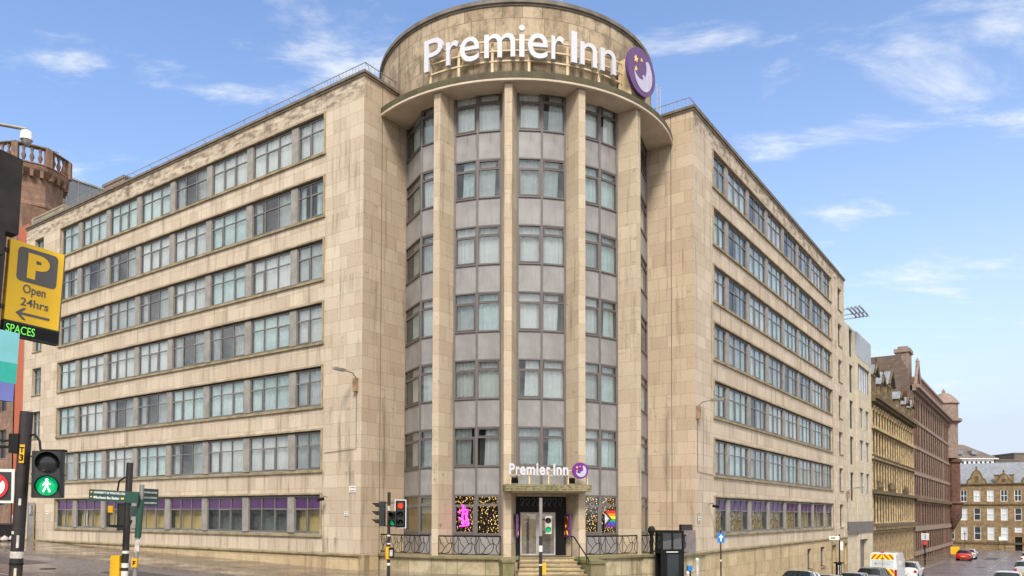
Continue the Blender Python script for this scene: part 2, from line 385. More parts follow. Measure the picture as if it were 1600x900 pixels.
# ------------------------------------------------------------------ ground, road, pavements
def asphalt():
    g = G('wet_asphalt'); ob = g.n('TexCoord').outputs['Object']
    f = g.noise(ob, 40, 6, 0.7); b_ = g.ramp(g.noise(ob, 0.22, 5, 0.6), 0.35, 0.65)
    c = g.mix(f, lin('#4f4a4a'), lin('#8a8080')); c = g.mix(g.math('MULTIPLY', b_, 0.55), c, lin('#6d6260'))
    pt = g.ramp(g.noise(g.scalev(ob, (0.25, 0.9, 1)), 0.6, 3, 0.5), 0.55, 0.6)
    c = g.mix(g.math('MULTIPLY', pt, 0.35), c, lin('#3e3a3b'))
    g.l(c, g.b.inputs['Base Color'])
    g.l(g.ramp(g.noise(ob, 0.5, 5, 0.6), 0.35, 0.65, 0.16, 0.48), g.b.inputs['Roughness'])
    g.bump(f, 0.25, 0.01); return g.m
M['asphalt'] = asphalt()
def paving():
    g = G('wet_paving'); uv = g.n('UVMap').outputs[0]; ob = g.n('TexCoord').outputs['Object']
    br = g.n('TexBrick'); g.l(uv, br.inputs['Vector']); br.inputs['Scale'].default_value = 1; br.inputs['Brick Width'].default_value = 0.75; br.inputs['Row Height'].default_value = 0.6
    br.inputs['Mortar Size'].default_value = 0.008; g.set(br, Color1=lin('#6f6255'), Color2=lin('#776a5e'), Mortar=lin('#655a50'))
    c = g.mix(0.3, br.outputs['Color'], g.mix(g.noise(ob, 0.8, 6, 0.65), (0.4, 0.4, 0.4, 1), (1.3, 1.3, 1.3, 1)), 'MULTIPLY')
    g.l(c, g.b.inputs['Base Color']); g.l(g.ramp(g.noise(ob, 0.6, 4), 0.35, 0.65, 0.06, 0.3), g.b.inputs['Roughness'])
    return g.m
M['paving'] = paving()
M['kerbstone'] = plain('kerb_stone', '#746b60', 0.6, var=0.25, scale=2)
M['earth'] = plain('ground_dark', '#5b5750', 0.9, var=0.2, scale=0.2)
def grid(name, xs, ys, m, zf, kind='structure'):
    mb = MB()
    for i in range(len(xs) - 1):
        for j in range(len(ys) - 1):
            q = [(xs[i], ys[j]), (xs[i + 1], ys[j]), (xs[i + 1], ys[j + 1]), (xs[i], ys[j + 1])]
            mb.face([(x, y, zf(x, y)) for x, y in q], q, m, True)
    return link(name, mb.mesh(name, weld=True), kind=kind)
def rng(a, b, n): return [a + (b - a) * i / n for i in range(n + 1)]
grid('road', rng(-80, 170, 125), rng(-14, 226, 120), M['asphalt'], gz)
def gfar(x, y):
    return gz(x, y) - 0.5 if (-90 < x < 180 and -20 < y < 236) else gz(x, y) - 0.05
grid('ground', [-1500, -600, -250, -120] + rng(-90, 180, 54) + [260, 500, 900, 1600], [-600, -200, -60] + rng(-20, 236, 52) + [300, 500, 900, 1800], M['earth'], gfar)

def strip(name, inner, outer, m, lift=0.12, kerb=True, nsub=5, step=2.0):
    """pavement between two matched plan paths, following the slope, plus its kerb on the outer path"""
    mb = MB(); I = []; O = []
    for k in range(len(inner) - 1):
        L = max(math.dist(inner[k], inner[k + 1]), math.dist(outer[k], outer[k + 1])); n = max(1, int(L / step))
        for q in range(n):
            t = q / n
            I.append(tuple(inner[k][c] * (1 - t) + inner[k + 1][c] * t for c in (0, 1))); O.append(tuple(outer[k][c] * (1 - t) + outer[k + 1][c] * t for c in (0, 1)))
    I.append(inner[-1]); O.append(outer[-1]); u = 0
    for k in range(len(I) - 1):
        L = math.dist(O[k], O[k + 1]); W_ = math.dist(O[k], I[k])
        for j in range(nsub):
            t0, t1 = j / nsub, (j + 1) / nsub
            P = lambda q, t: (I[q][0] * (1 - t) + O[q][0] * t, I[q][1] * (1 - t) + O[q][1] * t)
            pts = [P(k, t0), P(k, t1), P(k + 1, t1), P(k + 1, t0)]
            mb.face([(x, y, gz(x, y) + lift) for x, y in pts], [(u, t0 * W_), (u, t1 * W_), (u + L, t1 * W_), (u + L, t0 * W_)], m, True)
        u += L
    o = link(name, mb.mesh(name, weld=True), kind='structure')
    if kerb:
        kb = MB()
        for k in range(len(O) - 1):
            a, b = Vector(O[k]), Vector(O[k + 1]); ia, ib = Vector(I[k]), Vector(I[k + 1])
            pa = a + (a - ia).normalized() * 0.15; pb = b + (b - ib).normalized() * 0.15
            za, zb = gz(*a), gz(*b); zt = lift + 0.006
            kb.quad((a.x, a.y, za + zt), (pa.x, pa.y, za + zt), (pb.x, pb.y, zb + zt), (b.x, b.y, zb + zt), 'kerbstone')
            kb.quad((pa.x, pa.y, za - 0.1), (pb.x, pb.y, zb - 0.1), (pb.x, pb.y, zb + zt), (pa.x, pa.y, za + zt), 'kerbstone')
        link('kerb', kb.mesh('kerb'), kind='structure')
    return o
# hotel-side pavement wraps round the corner
strip('pavement', [L2W(70, -0.5), L2W(35, -0.5), L2W(1, -0.5), (-4, 37), (0, 37), (5, 37.5), (8, 38.5), R2W(3, -0.5), R2W(60, -0.5), R2W(134, -0.5)],
      [L2W(70, 5.3), L2W(35, 5.3), L2W(0, 5.3), (-6.5, 27.6), (-1.5, 23.6), (4.5, 23.4), R2W(-8, 4.6), R2W(0, 3.3), R2W(60, 3.0), R2W(134, 3.0)], M['paving'])
strip('pavement', [L2W(60, 40), L2W(-35, 40)], [L2W(60, 17.3), L2W(-35, 17.3)], M['paving'], nsub=8)
strip('pavement', [R2W(-10, 22), R2W(132, 22)], [R2W(-10, 15.2), R2W(132, 15.2)], M['paving'])
strip('pavement', [R2W(141.5, 90), R2W(141.5, -60)], [R2W(138.5, 90), R2W(138.5, -60)], M['paving'], nsub=2)
# lane markings
def marks(segs, wdt, m='white'):
    mb = MB()
    for a, b in segs:
        A, B = Vector(a), Vector(b); d = (B - A).normalized(); q = Vector((-d.y, d.x)) * wdt / 2; n = max(1, int((B - A).length / 1.0))
        for i in range(n):
            p0 = A + (B - A) * i / n; p1 = A + (B - A) * (i + 1) / n
            pts = [p0 - q, p1 - q, p1 + q, p0 + q]
            mb.face([(p.x, p.y, gz(p.x, p.y) + 0.012) for p in pts], [(0, 0)] * 4, m)
    return link('lane_marking', mb.mesh('lane_marking'), kind='structure')
M['roadpaint'] = plain('road_paint', '#b9b3ac', 0.6, var=0.3, scale=5)
marks([(L2W(s, 11.2), L2W(s + 4, 11.2)) for s in range(2, 60, 6)], 0.12, 'roadpaint')
marks([(R2W(s, 9.2), R2W(s + 2, 9.2)) for s in range(60, 126, 6)], 0.1, 'roadpaint')

# worn patches, a painted shadowy strip and iron covers in the carriageways
M['patch'] = plain('tarmac_patch_or_shade', '#4b4546', 0.5, var=0.25, scale=6); M['iron'] = plain('cast_iron', '#33302f', 0.45, 0.5, var=0.3, scale=12)
def patch(name, P, m, dz=0.008):
    mb = MB(); mb.face([(x, y, gz(x, y) + dz) for x, y in P], [(0, 0)] * len(P), m); return link(name, mb.mesh(name), kind='structure')
patch('road_patch_or_shade', [L2W(14, 7.2), L2W(14, 9.0), L2W(23, 9.1), L2W(23, 7.2)], M['patch']); patch('road_patch_or_shade', [L2W(3, 6.6), L2W(3, 8.0), L2W(8, 8.0), L2W(8, 6.6)], M['patch'])
patch('road_patch_or_shade', [R2W(66, 7.5), R2W(66, 8.0), R2W(69, 8.6), R2W(69, 8.1)], M['patch']); patch('road_patch_or_shade', [R2W(90, 7), R2W(90, 8.5), R2W(99, 8.6), R2W(99, 7)], M['patch'])  # the first, narrow strip is a shadowy line put into the road colour
for i, (P, lab) in enumerate(((L2W(11, 8.8), 'iron cover in the road opposite the left front'), (L2W(26, 7.0), 'iron cover in the road near the far left end of the hotel'), (R2W(72, 6.0), 'iron cover in the side street road'))):
    mb = MB(); mb.lathe([(0.33, 0.0), (0.33, 0.02), (0.28, 0.02)], 'iron', 20)
    link('manhole_cover', mb.mesh('manhole_cover'), T(P[0], P[1], gz(*P)), None, lab, 'manhole cover')

# ------------------------------------------------------------------ windows (one mesh each: frame, panes, curtains, dark room behind)
def bars(mb, x0, x1, z0, z1, wd, y0, y1, m):
    mb.box(x0, x1, y0, y1, z0, z0 + wd, m); mb.box(x0, x1, y0, y1, z1 - wd, z1, m)
    mb.box(x0, x0 + wd, y0, y1, z0 + wd, z1 - wd, m); mb.box(x1 - wd, x1, y0, y1, z0 + wd, z1 - wd, m)
def cloth(mb, x0, x1, z0, z1, y, m, rs, amp=0.035, lean=0.0):
    n = max(6, int((x1 - x0) / 0.045)); ph = rs.random() * 6; fr = 24 + rs.random() * 12; pts = []
    for i in range(n + 1):
        t = i / n; x = x0 + (x1 - x0) * t
        pts.append((x, y + amp * math.sin(x * fr + ph) + amp * 0.6 * math.sin(x * fr * 0.43 + ph * 2)))
    for i in range(n):
        (a, ya), (b, yb) = pts[i], pts[i + 1]
        s = lean
        mb.face([(b, yb, z0), (a, ya, z0), (a + s * (0.5 - i / n), ya, z1), (b + s * (0.5 - (i + 1) / n), yb, z1)], [(0, 0)] * 4, m, True)
def win_mesh(w_, h_, panes, style, seed):
    rs = random.Random(seed); mb = MB(); f = 'wframe'
    bars(mb, 0, w_, 0, h_, 0.055, -0.05, 0.015, f)
    zt = h_ * 0.655
    for i in range(1, panes): x = w_ * i / panes; mb.box(x - 0.027, x + 0.027, -0.045, 0.02, 0.055, h_ - 0.055, f)
    mb.box(0.055, w_ - 0.055, -0.04, 0.028, zt - 0.024, zt + 0.024, f)
    # an opening casement in one pane has a heavier sash
    k = rs.randrange(panes); pw = w_ / panes
    bars(mb, k * pw + 0.05, (k + 1) * pw - 0.05, 0.05, zt - 0.02, 0.035, -0.035, 0.036, f)
    mb.quad((w_, -0.02, 0), (0, -0.02, 0), (0, -0.02, h_), (w_, -0.02, h_), 'glass' if style == 'curtain' else 'glassg')
    top = h_
    if style == 'purple':
        mb.box(0.03, w_ - 0.03, -0.07, -0.035, zt + 0.03, h_ - 0.05, 'purple')
        mb.box(0.02, w_ - 0.02, -0.3, -0.28, 0, zt, 'blind' if rs.random() < 0.8 else 'room')
        for i in range(panes):
            if rs.random() < 0.3: cloth(mb, i * pw + 0.08, (i + 0.5) * pw, 0, zt, -0.2, 'curtain', rs, 0.01)
    elif style == 'purple_gold':
        mb.box(0.03, w_ - 0.03, -0.07, -0.035, zt + 0.03, h_ - 0.05, 'purple')
        mb.box(0.02, w_ - 0.02, -0.3, -0.28, 0, zt, 'fairy_dim')
    else:
        cm = rs.choice(('curtain', 'curtain2', 'curtain2', 'curtain3'))
        q = rs.random()
        if q < 0.74: cloth(mb, 0.02, w_ - 0.02, 0, h_, -0.14, cm, rs)
        elif q < 0.85:
            g0 = w_ * (0.25 + 0.5 * rs.random()); gw = w_ * (0.05 + 0.15 * rs.random())
            cloth(mb, 0.02, g0 - gw, 0, h_, -0.2, cm, rs, lean=rs.uniform(-.1, .2)); cloth(mb, g0 + gw, w_ - 0.02, 0, h_, -0.2, cm, rs, lean=rs.uniform(-.2, .1))
        else:
            cloth(mb, 0.02, w_ * 0.4, 0, h_, -0.2, cm, rs); cloth(mb, w_ * 0.82, w_ - 0.02, 0, h_, -0.2, cm, rs)
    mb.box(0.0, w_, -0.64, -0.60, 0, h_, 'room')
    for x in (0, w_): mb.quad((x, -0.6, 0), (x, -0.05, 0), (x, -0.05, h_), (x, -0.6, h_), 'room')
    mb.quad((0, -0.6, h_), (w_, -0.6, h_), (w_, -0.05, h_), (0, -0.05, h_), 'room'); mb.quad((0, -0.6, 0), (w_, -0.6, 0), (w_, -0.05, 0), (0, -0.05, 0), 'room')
    return mb.mesh('window')
WIN_CACHE = {}
def win(w_, h_, panes, style, variants=11):
    v = rnd.randrange(variants); k = (round(w_, 3), round(h_, 3), panes, style, v)
    if k not in WIN_CACHE: WIN_CACHE[k] = win_mesh(w_, h_, panes, style, hash((panes, v, len(style))) & 0xffff)
    return WIN_CACHE[k]

# ------------------------------------------------------------------ the hotel
ZR, ZC = 21.08, 20.93
T6, FP, HB_ = 0.968, 3.15, 2.04
hotel = thing('hotel_building', 'beige stone corner hotel with round glazed corner tower and long window bands on both fronts', 'hotel', T(LC[0], LC[1], -2.66))
def bandz(k): t = T6 + FP * k; return t - HB_, t
def wing(F, sg, length, bx0, bx1, small, plinth_ops, deep, base0):
    """sg=+1: local x grows along the front; sg=-1: local x is minus the distance along the front"""
    X = lambda a, b: (min(sg * a, sg * b), max(sg * a, sg * b))
    ops = []
    for k in range(7):
        z0, z1 = bandz(k); ops.append((*X(bx0, bx1), z0, z1))
    ops += [(*X(a, b), z0, z1) for a, b, z0, z1 in small]
    mb = MB()
    mb.wall(*X(0, length), -1.93, ZC, 0, ops, 0.75, 'ash')
    # flank towards the tower, flat; a thin dark strip stands in for a shaded groove
    sgn = -sg
    def side(y0, y1, xo):
        pts = [(xo * sgn, y0, -1.93), (xo * sgn, y1, -1.93), (xo * sgn, y1, ZC), (xo * sgn, y0, ZC)]
        uv = [(y0, -1.93), (y1, -1.93), (y1, ZC), (y0, ZC)]
        if sg > 0: pts.reverse(); uv.reverse()
        mb.face(pts, uv, 'ash_side')
    side(-deep, 0, 0)
    mb.box(0.004 * sgn, 0, -1.24, -1.20, -1.93, ZC, 'coping')
    # core, end wall, back, roof
    a, b = X(0.02, length)
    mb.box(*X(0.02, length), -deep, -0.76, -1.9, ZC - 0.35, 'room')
    e0, e1 = X(length, length + 0.0)
    xe = sg * length
    mb.quad((xe, 0, -1.93), (xe, -deep, -1.93), (xe, -deep, ZC), (xe, 0, ZC), 'ash_side')
    mb.quad((a, -deep, -1.93), (b, -deep, -1.93), (b, -deep, ZC), (a, -deep, ZC), 'ash_side')
    part('wall', mb, hotel, F)
    pb = MB(); zb = -9.0 if base0 else -4.2
    pb.wall(*X(0, length), zb, -1.93, 0.10, [(*X(p, q), z0, z1) for p, q, z0, z1 in plinth_ops], 0.35, 'plinth')
    pb.box(*X(0.0, length), -0.6, -0.26, zb, -1.95, 'plinth')
    pb.quad((0, 0.10, zb), (0, -1.2, zb), (0, -1.2, -1.93), (0, 0.10, -1.93), 'plinth')
    part('plinth', pb, hotel, F)
    lb = MB(); lb.box(*X(-0.03, length), -0.02, 0.19, -1.985, -1.895, 'ledge'); lb.box(*X(-0.03, length), -0.02, 0.13, -2.05, -1.986, 'ledge')
    part('string_course', lb, hotel, F)
    rb = MB(); ov = 0.14
    rb.box(*X(-ov, length + 0.05), -deep, ov, ZC, ZC + 0.13, 'coping'); rb.box(*X(-0.06, length), -deep, 0.06, ZC - 0.09, ZC - 0.001, 'trim')
    part('roof', rb, hotel, F)
    hr = MB(); y = -0.28; zt = ZR + 0.62; x0, x1 = X(0.25, length - 0.3)
    for z in (zt, ZR + 0.12): hr.box(x0, x1, y - 0.015, y + 0.015, z - 0.015, z + 0.015, 'chrome')
    n = int((x1 - x0) / 0.22)
    for i in range(n + 1):
        x = x0 + (x1 - x0) * i / n; hr.box(x - 0.006, x + 0.006, y - 0.006, y + 0.006, ZR + 0.13, zt - 0.016, 'chrome')
    for i in range(int((x1 - x0) / 1.9) + 1):
        x = x0 + i * 1.9; hr.tube([(x, y, zt), (x, y - 0.2, zt - 0.1), (x, y - 0.55, ZR)], 0.014, 'chrome', 5)
    xs = 0.25 * sg
    for z in (zt, ZR + 0.12): hr.box(xs - 0.015, xs + 0.015, -8, y, z - 0.014, z + 0.014, 'chrome')
    for i in range(32): hr.box(xs - 0.006, xs + 0.006, y - 0.22 * i - 0.22, y - 0.22 * i - 0.208, ZR, zt - 0.015, 'chrome')
    part('roof_railing', hr, hotel, F)
    # bands
    tot = bx1 - bx0; s = tot / 27.1
    xs = [(bx0 + 0.12, bx0 + 2.02 * s)]; x = bx0 + 2.54 * s
    for i in range(6): xs.append((x, x + 3.18 * s)); x += 3.70 * s
    xs.append((x, bx1 - 0.12))
    for k in range(7):
        z0, z1 = bandz(k); bb = MB()
        # projecting surround, sill and grey piers between the windows
        bb.box(*X(bx0 - 0.09, bx1 + 0.09), -0.02, 0.075, z1 - 0.03, z1 + 0.06, 'trim'); bb.box(*X(bx0 - 0.11, bx1 + 0.11), -0.1, 0.095, z0 - 0.07, z0 + 0.04, 'ledge')
        for q in (bx0, bx1):
            lo, hi = (q - 0.08, q - 0.002) if q == bx0 else (q + 0.002, q + 0.08)
            bb.box(*X(lo, hi), -0.02, 0.07, z0 + 0.041, z1 - 0.031, 'trim')
        bb.box(*X(bx0 + 0.005, bx1 - 0.005), -0.72, -0.20, z1 - 0.11, z1 - 0.035, 'pier'); bb.box(*X(bx0 + 0.005, bx1 - 0.005), -0.72, -0.101, z0 + 0.005, z0 + 0.12, 'pier')
        for i in range(7): bb.box(*X(xs[i][1] + 0.003, xs[i + 1][0] - 0.003), -0.7, -0.03, z0 + 0.121, z1 - 0.111, 'pier')
        bb.box(*X(bx0 + 0.003, xs[0][0] - 0.003), -0.7, -0.12, z0 + 0.121, z1 - 0.111, 'pier'); bb.box(*X(xs[-1][1] + 0.003, bx1 - 0.003), -0.7, -0.12, z0 + 0.121, z1 - 0.111, 'pier')
        band = part('window_band', bb, hotel, F)
        zc0, zc1 = z0 + 0.122, z1 - 0.112
        for i, (p, q) in enumerate(xs):
            st = 'curtain' if k > 0 else ('purple' if sg > 0 else ('purple_gold' if i < 5 else 'purple'))
            p_, q_ = X(p, q)
            part('window', win(q_ - p_, zc1 - zc0, 2 if i in (0, 7) else 3, st), band, F @ T(p_, -0.10 - 0.0, zc0))
    for a_, b_, z0, z1 in small:
        if z1 - z0 < 1.0 and False: continue
        p_, q_ = X(a_, b_)
        sb = MB(); sb.box(p_ - 0.03, q_ + 0.03, -0.05, 0.07, z0 - 0.07, z0 - 0.001, 'ledge')
        wp = part('window', win(q_ - p_ - 0.01, z1 - z0 - 0.01, 2, 'curtain'), hotel, F @ T(p_ + 0.005, -0.22, z0 + 0.005))
        part('sill', sb, wp, F)
    return xs
smallL = [(32.45, 33.85, bandz(k)[0] + 0.1, bandz(k)[1] - 0.0) for k in range(1, 7)]
wing(FL, 1, 35.2, 2.75, 29.85, smallL, [], 16, False)
smallR = [(33.1, 34.6, bandz(k)[0] + 0.05, bandz(k)[1] - 0.05) for k in range(0, 7)]
wing(FR, -1, 35.62, 2.8, 30.5, smallR, [(21.7, 23.0, -4.0, -2.5), (25.7, 27.1, -4.0, -2.5), (29.35, 30.8, -6.0, -2.5), (34.0, 35.1, -6.0, -2.45)], 16, True)
# plinth windows and side doors on the right front
M['door_wood'] = plain('door_wood', '#8a7048', 0.6, var=0.25, scale=2); M['door_grey'] = plain('door_grey', '#7c7a7a', 0.6, var=0.15)
for a, b in ((21.7, 23.0), (25.7, 27.1)):
    mb = MB(); bars(mb, 0, 1.25, 0, 1.48, 0.06, -0.04, 0.02, 'wframe'); mb.box(0.6, 0.66, -0.04, 0.02, 0.06, 1.42, 'wframe'); mb.box(0.05, 1.2, -0.06, -0.03, 0.05, 1.43, 'room')
    wq = part('window', mb, hotel, FR @ T(-b + 0.04, -0.1, -3.99)); mb = MB(); mb.box(-0.08, 1.35, -0.1, 0.28, -0.14, -0.01, 'ledge'); part('sill', mb, wq, FR @ T(-b + 0.04, -0.1, -3.99))
for a, b, m in ((29.35, 30.8, 'door_wood'), (34.0, 35.1, 'door_wood')):
    mb = MB(); mb.box(-b + 0.02, -a - 0.02, -0.2, -0.12, -5.6, -2.5, m); mb.box(-b + 0.08, -a - 0.08, -0.12, -0.1, -5.4, -4.2, m); dq = part('door', mb, hotel, FR)
    mb = MB(); mb.box(-b - 0.1, -b + 0.0, 0.09, 0.16, -5.6, -2.45, 'ledge'); mb.box(-a, -a + 0.1, 0.09, 0.16, -5.6, -2.45, 'ledge'); mb.box(-b - 0.1, -a + 0.1, 0.09, 0.2, -2.45, -2.2, 'ledge'); part('door_surround', mb, dq, FR)
# left end service door and name plate
mb = MB(); mb.box(32.75, 33.6, 0.11, 0.14, -1.93, 0.7, 'door_grey'); mb.box(32.9, 33.45, 0.14, 0.16, -0.2, 0.5, 'glass'); mb.box(32.7, 32.75, 0.1, 0.18, -1.93, 0.75, 'trim'); mb.box(33.6, 33.65, 0.1, 0.18, -1.93, 0.75, 'trim')
part('door', mb, hotel, FL)

# ---- tower
RG, RO, RCAN, RD = 7.35, 8.35, 8.6, 7.42
FIN = [-35.1, -11.7, 11.7, 35.1]; ZT, ZCAN = -1.88, 19.42
for th in FIN:
    mb = MB(); A = R(th); c, s = math.cos(A), math.sin(A)
    def fp(r, t): return (r * s + t * c, -r * c + t * s)
    poly = [fp(RO, -0.17), fp(RO, 0.17), fp(RG - 0.1, 0.37), fp(RG - 0.6, 0.37), fp(RG - 0.6, -0.37), fp(RG - 0.1, -0.37)]
    mb.prism(poly, -4.2, ZCAN, 'fin'); part('stone_fin', mb, hotel, FT)
def retL(t): v = Vector((LC[0] + dR[0] * t - TC[0], LC[1] + dR[1] * t - TC[1])); return (v.x * ex[0] + v.y * ex[1], -(v.x * eo[0] + v.y * eo[1]))
def retR(t): v = Vector((RC[0] + dL[0] * t - TC[0], RC[1] + dL[1] * t - TC[1])); return (v.x * ex[0] + v.y * ex[1], -(v.x * eo[0] + v.y * eo[1]))
def tfr(p, q, z=0.0):
    """frame on a facet p (left seen from the street) to q (right): x runs from q towards p, y outward"""
    d = Vector((p[0] - q[0], p[1] - q[1])); L = d.length; d /= L; n = Vector((-d.y, d.x))
    return FT @ Matrix(((d.x, n.x, 0, q[0]), (d.y, n.y, 0, q[1]), (0, 0, 1, z), (0, 0, 0, 1))), L
TP0, TPP = 0.86, 3.105
def twin(L, style, seed, opener):
    rs = random.Random(seed); mb = MB(); f = 'tframe' if style != 'ground' else 'wframe'; h = 1.78; zt = h - 0.46; f = 'tframe'
    if style in ('neon', 'fairy', 'blind', 'flag'): f = 'wframe'
    bars(mb, 0.03, L - 0.03, 0, h, 0.045, -0.05, 0.03, f); mb.box(0.075, L - 0.075, -0.05, 0.035, zt - 0.03, zt + 0.03, f)
    if opener: bars(mb, 0.09, L - 0.09, 0.06, zt - 0.04, 0.045, -0.04, 0.045, f)
    else: bars(mb, 0.09, L - 0.09, zt + 0.04, h - 0.055, 0.035, -0.04, 0.045, f)
    mb.quad((L, -0.01, 0), (0, -0.01, 0), (0, -0.01, h), (L, -0.01, h), 'glass2')
    if style == 'room':
        cm = rs.choice(('curtain', 'curtain', 'curtain2', 'curtain3'))
        if rs.random() < 0.62: cloth(mb, 0.03, L - 0.03, 0, h, -0.16, cm, rs, 0.02)
        elif rs.random() < 0.5: cloth(mb, 0.03, L * 0.7, 0, h, -0.16, cm, rs, 0.02, lean=0.15)
        else: cloth(mb, L * 0.3, L - 0.03, 0, h, -0.16, cm, rs, 0.02, lean=-0.15)
    elif style == 'blind': mb.box(0.03, L - 0.03, -0.12, -0.1, 0.0, h, 'blind')
    else: mb.box(0.03, L - 0.03, -0.22, -0.2, 0.0, h, 'fairy')
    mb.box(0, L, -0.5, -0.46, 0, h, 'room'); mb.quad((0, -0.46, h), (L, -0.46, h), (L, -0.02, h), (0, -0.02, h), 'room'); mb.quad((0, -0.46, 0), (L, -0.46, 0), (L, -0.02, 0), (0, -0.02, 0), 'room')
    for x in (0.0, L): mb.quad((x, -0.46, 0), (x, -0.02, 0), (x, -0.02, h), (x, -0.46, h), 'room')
    return mb.mesh('window')
bays = []
hw = 2.95
for i, c in enumerate((-46.8, -23.4, 0, 23.4, 46.8)):
    if i == 0: p, q = retL(3.0), tp(-35.1 + hw, RG); m_ = tp(-46.0, RG - 0.02)
    elif i == 4: p, q = tp(35.1 - hw, RG), retR(2.62); m_ = tp(46.0, RG - 0.02)
    else: p, q, m_ = tp(c - 11.7 + hw, RG), tp(c + 11.7 - hw, RG), tp(c, RG)
    if i == 0: q = tp(-35.1 - hw, RG); m_ = tp(-47.5, RG)
    if i == 4: p = tp(35.1 + hw, RG); m_ = tp(47.0, RG)
    bays.append((p, m_, q))
for i, (p, m_, q) in enumerate(bays):
    mb = MB(); zb = 0.95 if i == 2 else ZT
    for pt in (p, m_, q):
        mb.prism([(pt[0] + dx, pt[1] + dy) for dx, dy in ((-.045, -.05), (.045, -.05), (.045, .06), (-.045, .06))], zb, ZCAN, 'tframe')
    halves = [(p, m_), (m_, q)]
    kmin = 1 if i == 2 else 0
    for (a, b) in halves:
        F, L = tfr(a, b); Fi = WM[hotel]
        for k in range(kmin, 7):
            zt = TP0 + TPP * k; zb_ = zt - 1.78
            for z in (zt, zb_): mb.box(0, L, -0.06, 0.05, z - 0.035, z + 0.035, 'tframe', T=FT.inverted() @ F)
    bay = part('glazing_bay', mb, hotel, FT)
    for hi, (a, b) in enumerate(halves):
        F, L = tfr(a, b)
        for k in range(kmin, 7):
            zt = TP0 + TPP * k; z0 = zt - 1.78
            st = 'room'
            if k == 0: st = {0: 'blind', 1: 'fairy', 3: 'fairy', 4: 'blind'}[i]
            part('window', twin(L, st, i * 100 + k * 10 + hi, hi == 0), bay, F @ T(0, 0, z0))
        for k in range(kmin, 8):
            z1 = TP0 + TPP * k - 1.78 - 0.036; z0 = TP0 + TPP * (k - 1) + 0.036
            if k == 0: z0 = ZT
            if k == 7: z1 = ZCAN + 0.3; 
            if i == 2 and k == 1: z0 = 1.0
            if k == 7: continue
            sb = MB(); sb.box(0.045, L - 0.045, -0.05, -0.005, z0, z1, 'spandrel'); part('spandrel_panel', sb, bay, F)
            if k > 0: pass
# inner core behind the glazing, drum, canopy ring
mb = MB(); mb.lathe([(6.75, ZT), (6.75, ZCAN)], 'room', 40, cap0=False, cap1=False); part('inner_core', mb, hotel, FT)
mb = MB(); prof = [(RCAN - 0.12, 19.36), (RCAN, 19.40), (RCAN, 19.52)]
mb.lathe([(RG - 1.0, 19.44), (RCAN - 0.14, 19.40)], 'soffit', 96, cap0=True, cap1=False)
mb.lathe([(RCAN - 0.14, 19.40), (RCAN - 0.12, 19.34), (RCAN - 0.01, 19.36), (RCAN, 19.44)], 'soffit', 96, cap0=False, cap1=False)
mb.lathe([(RCAN, 19.44), (RCAN - 0.01, 19.74), (RCAN - 0.10, 19.80), (RD - 0.3, 19.90)], 'rim', 96, cap0=False, cap1=False)
part('canopy_ring', mb, hotel, FT)
mb = MB(); mb.lathe([(RD, 19.6), (RD, 23.55)], 'drum', 96, cap0=False, cap1=False)
part('drum', mb, hotel, FT)
mb = MB(); mb.lathe([(RD, 23.52), (RD + 0.05, 23.52), (RD + 0.05, 23.60), (RD + 0.13, 23.62), (RD + 0.13, 23.80), (0.2, 23.9)], 'coping', 96, cap0=False, cap1=True)
part('drum_coping', mb, hotel, FT)
# terrace wall round the tower foot
def w2t(x, y): v = (x - TC[0], y - TC[1]); return (v[0] * ex[0] + v[1] * ex[1], -(v[0] * eo[0] + v[1] * eo[1]))
def terr_poly(r, e):
    pl = [w2t(*L2W(1.0, -3))]
    pl += [tp(a, r) for a in range(-66, 39, 3)]
    pl += [w2t(8.3 + e * 0.5, 36.27 - e), w2t(10.05 + e, 38.79), w2t(*R2W(2.0, -2.0)), w2t(1, 45)]
    return pl
mb = MB(); mb.prism(terr_poly(8.42, 0), -4.6, -2.0, 'terrace'); part('terrace_wall', mb, hotel, FT)
mb = MB(); mb.prism(terr_poly(8.55, 0.13), -1.995, ZT, 'moss', 'ledge'); part('terrace_coping', mb, hotel, FT)
# railings with wrought branches
def branches(mb, P, u0, u1, z0, z1, r=0.016):
    n = max(1, round((u1 - u0) / 0.95)); L = (u1 - u0) / n; H = z1 - z0
    for i in range(n):
        a = u0 + i * L
        S = lambda pts: mb.tube([P(a + x * L, z0 + y * H) for x, y in pts], r, 'black', 4, caps=False)
        S([(0.02, 0.02), (0.18, 0.10), (0.30, 0.32), (0.42, 0.50), (0.52, 0.58), (0.66, 0.62), (0.80, 0.50), (0.92, 0.70), (0.97, 0.95)])
        S([(0.52, 0.58), (0.44, 0.70), (0.40, 0.86), (0.30, 0.97)])
        S([(0.95, 0.03), (0.84, 0.14), (0.78, 0.30), (0.80, 0.50)])
        S([(0.30, 0.32), (0.22, 0.48), (0.10, 0.62), (0.05, 0.9)])
        S([(0.12, 0.05), (0.34, 0.03), (0.52, 0.10), (0.62, 0.24), (0.66, 0.40), (0.66, 0.62)])
        S([(0.66, 0.62), (0.60, 0.76), (0.64, 0.92)])
        mb.tube([P(a, z0), P(a, z1)], 0.014, 'black', 4)
    mb.tube([P(u1, z0), P(u1, z1)], 0.014, 'black', 4)
    k = max(2, int((u1 - u0) / 0.5))
    for z, rr in ((z1, 0.032), (z0, 0.016)): mb.tube([P(u0 + (u1 - u0) * j / k, z) for j in range(k + 1)], rr, 'black', 4)
ZRB, ZRT = -1.80, -0.99
rr_ = 8.36; d2r = math.pi / 180
def arcP(u, z): p = tp(u / (rr_ * d2r), rr_); return (p[0], p[1], z)
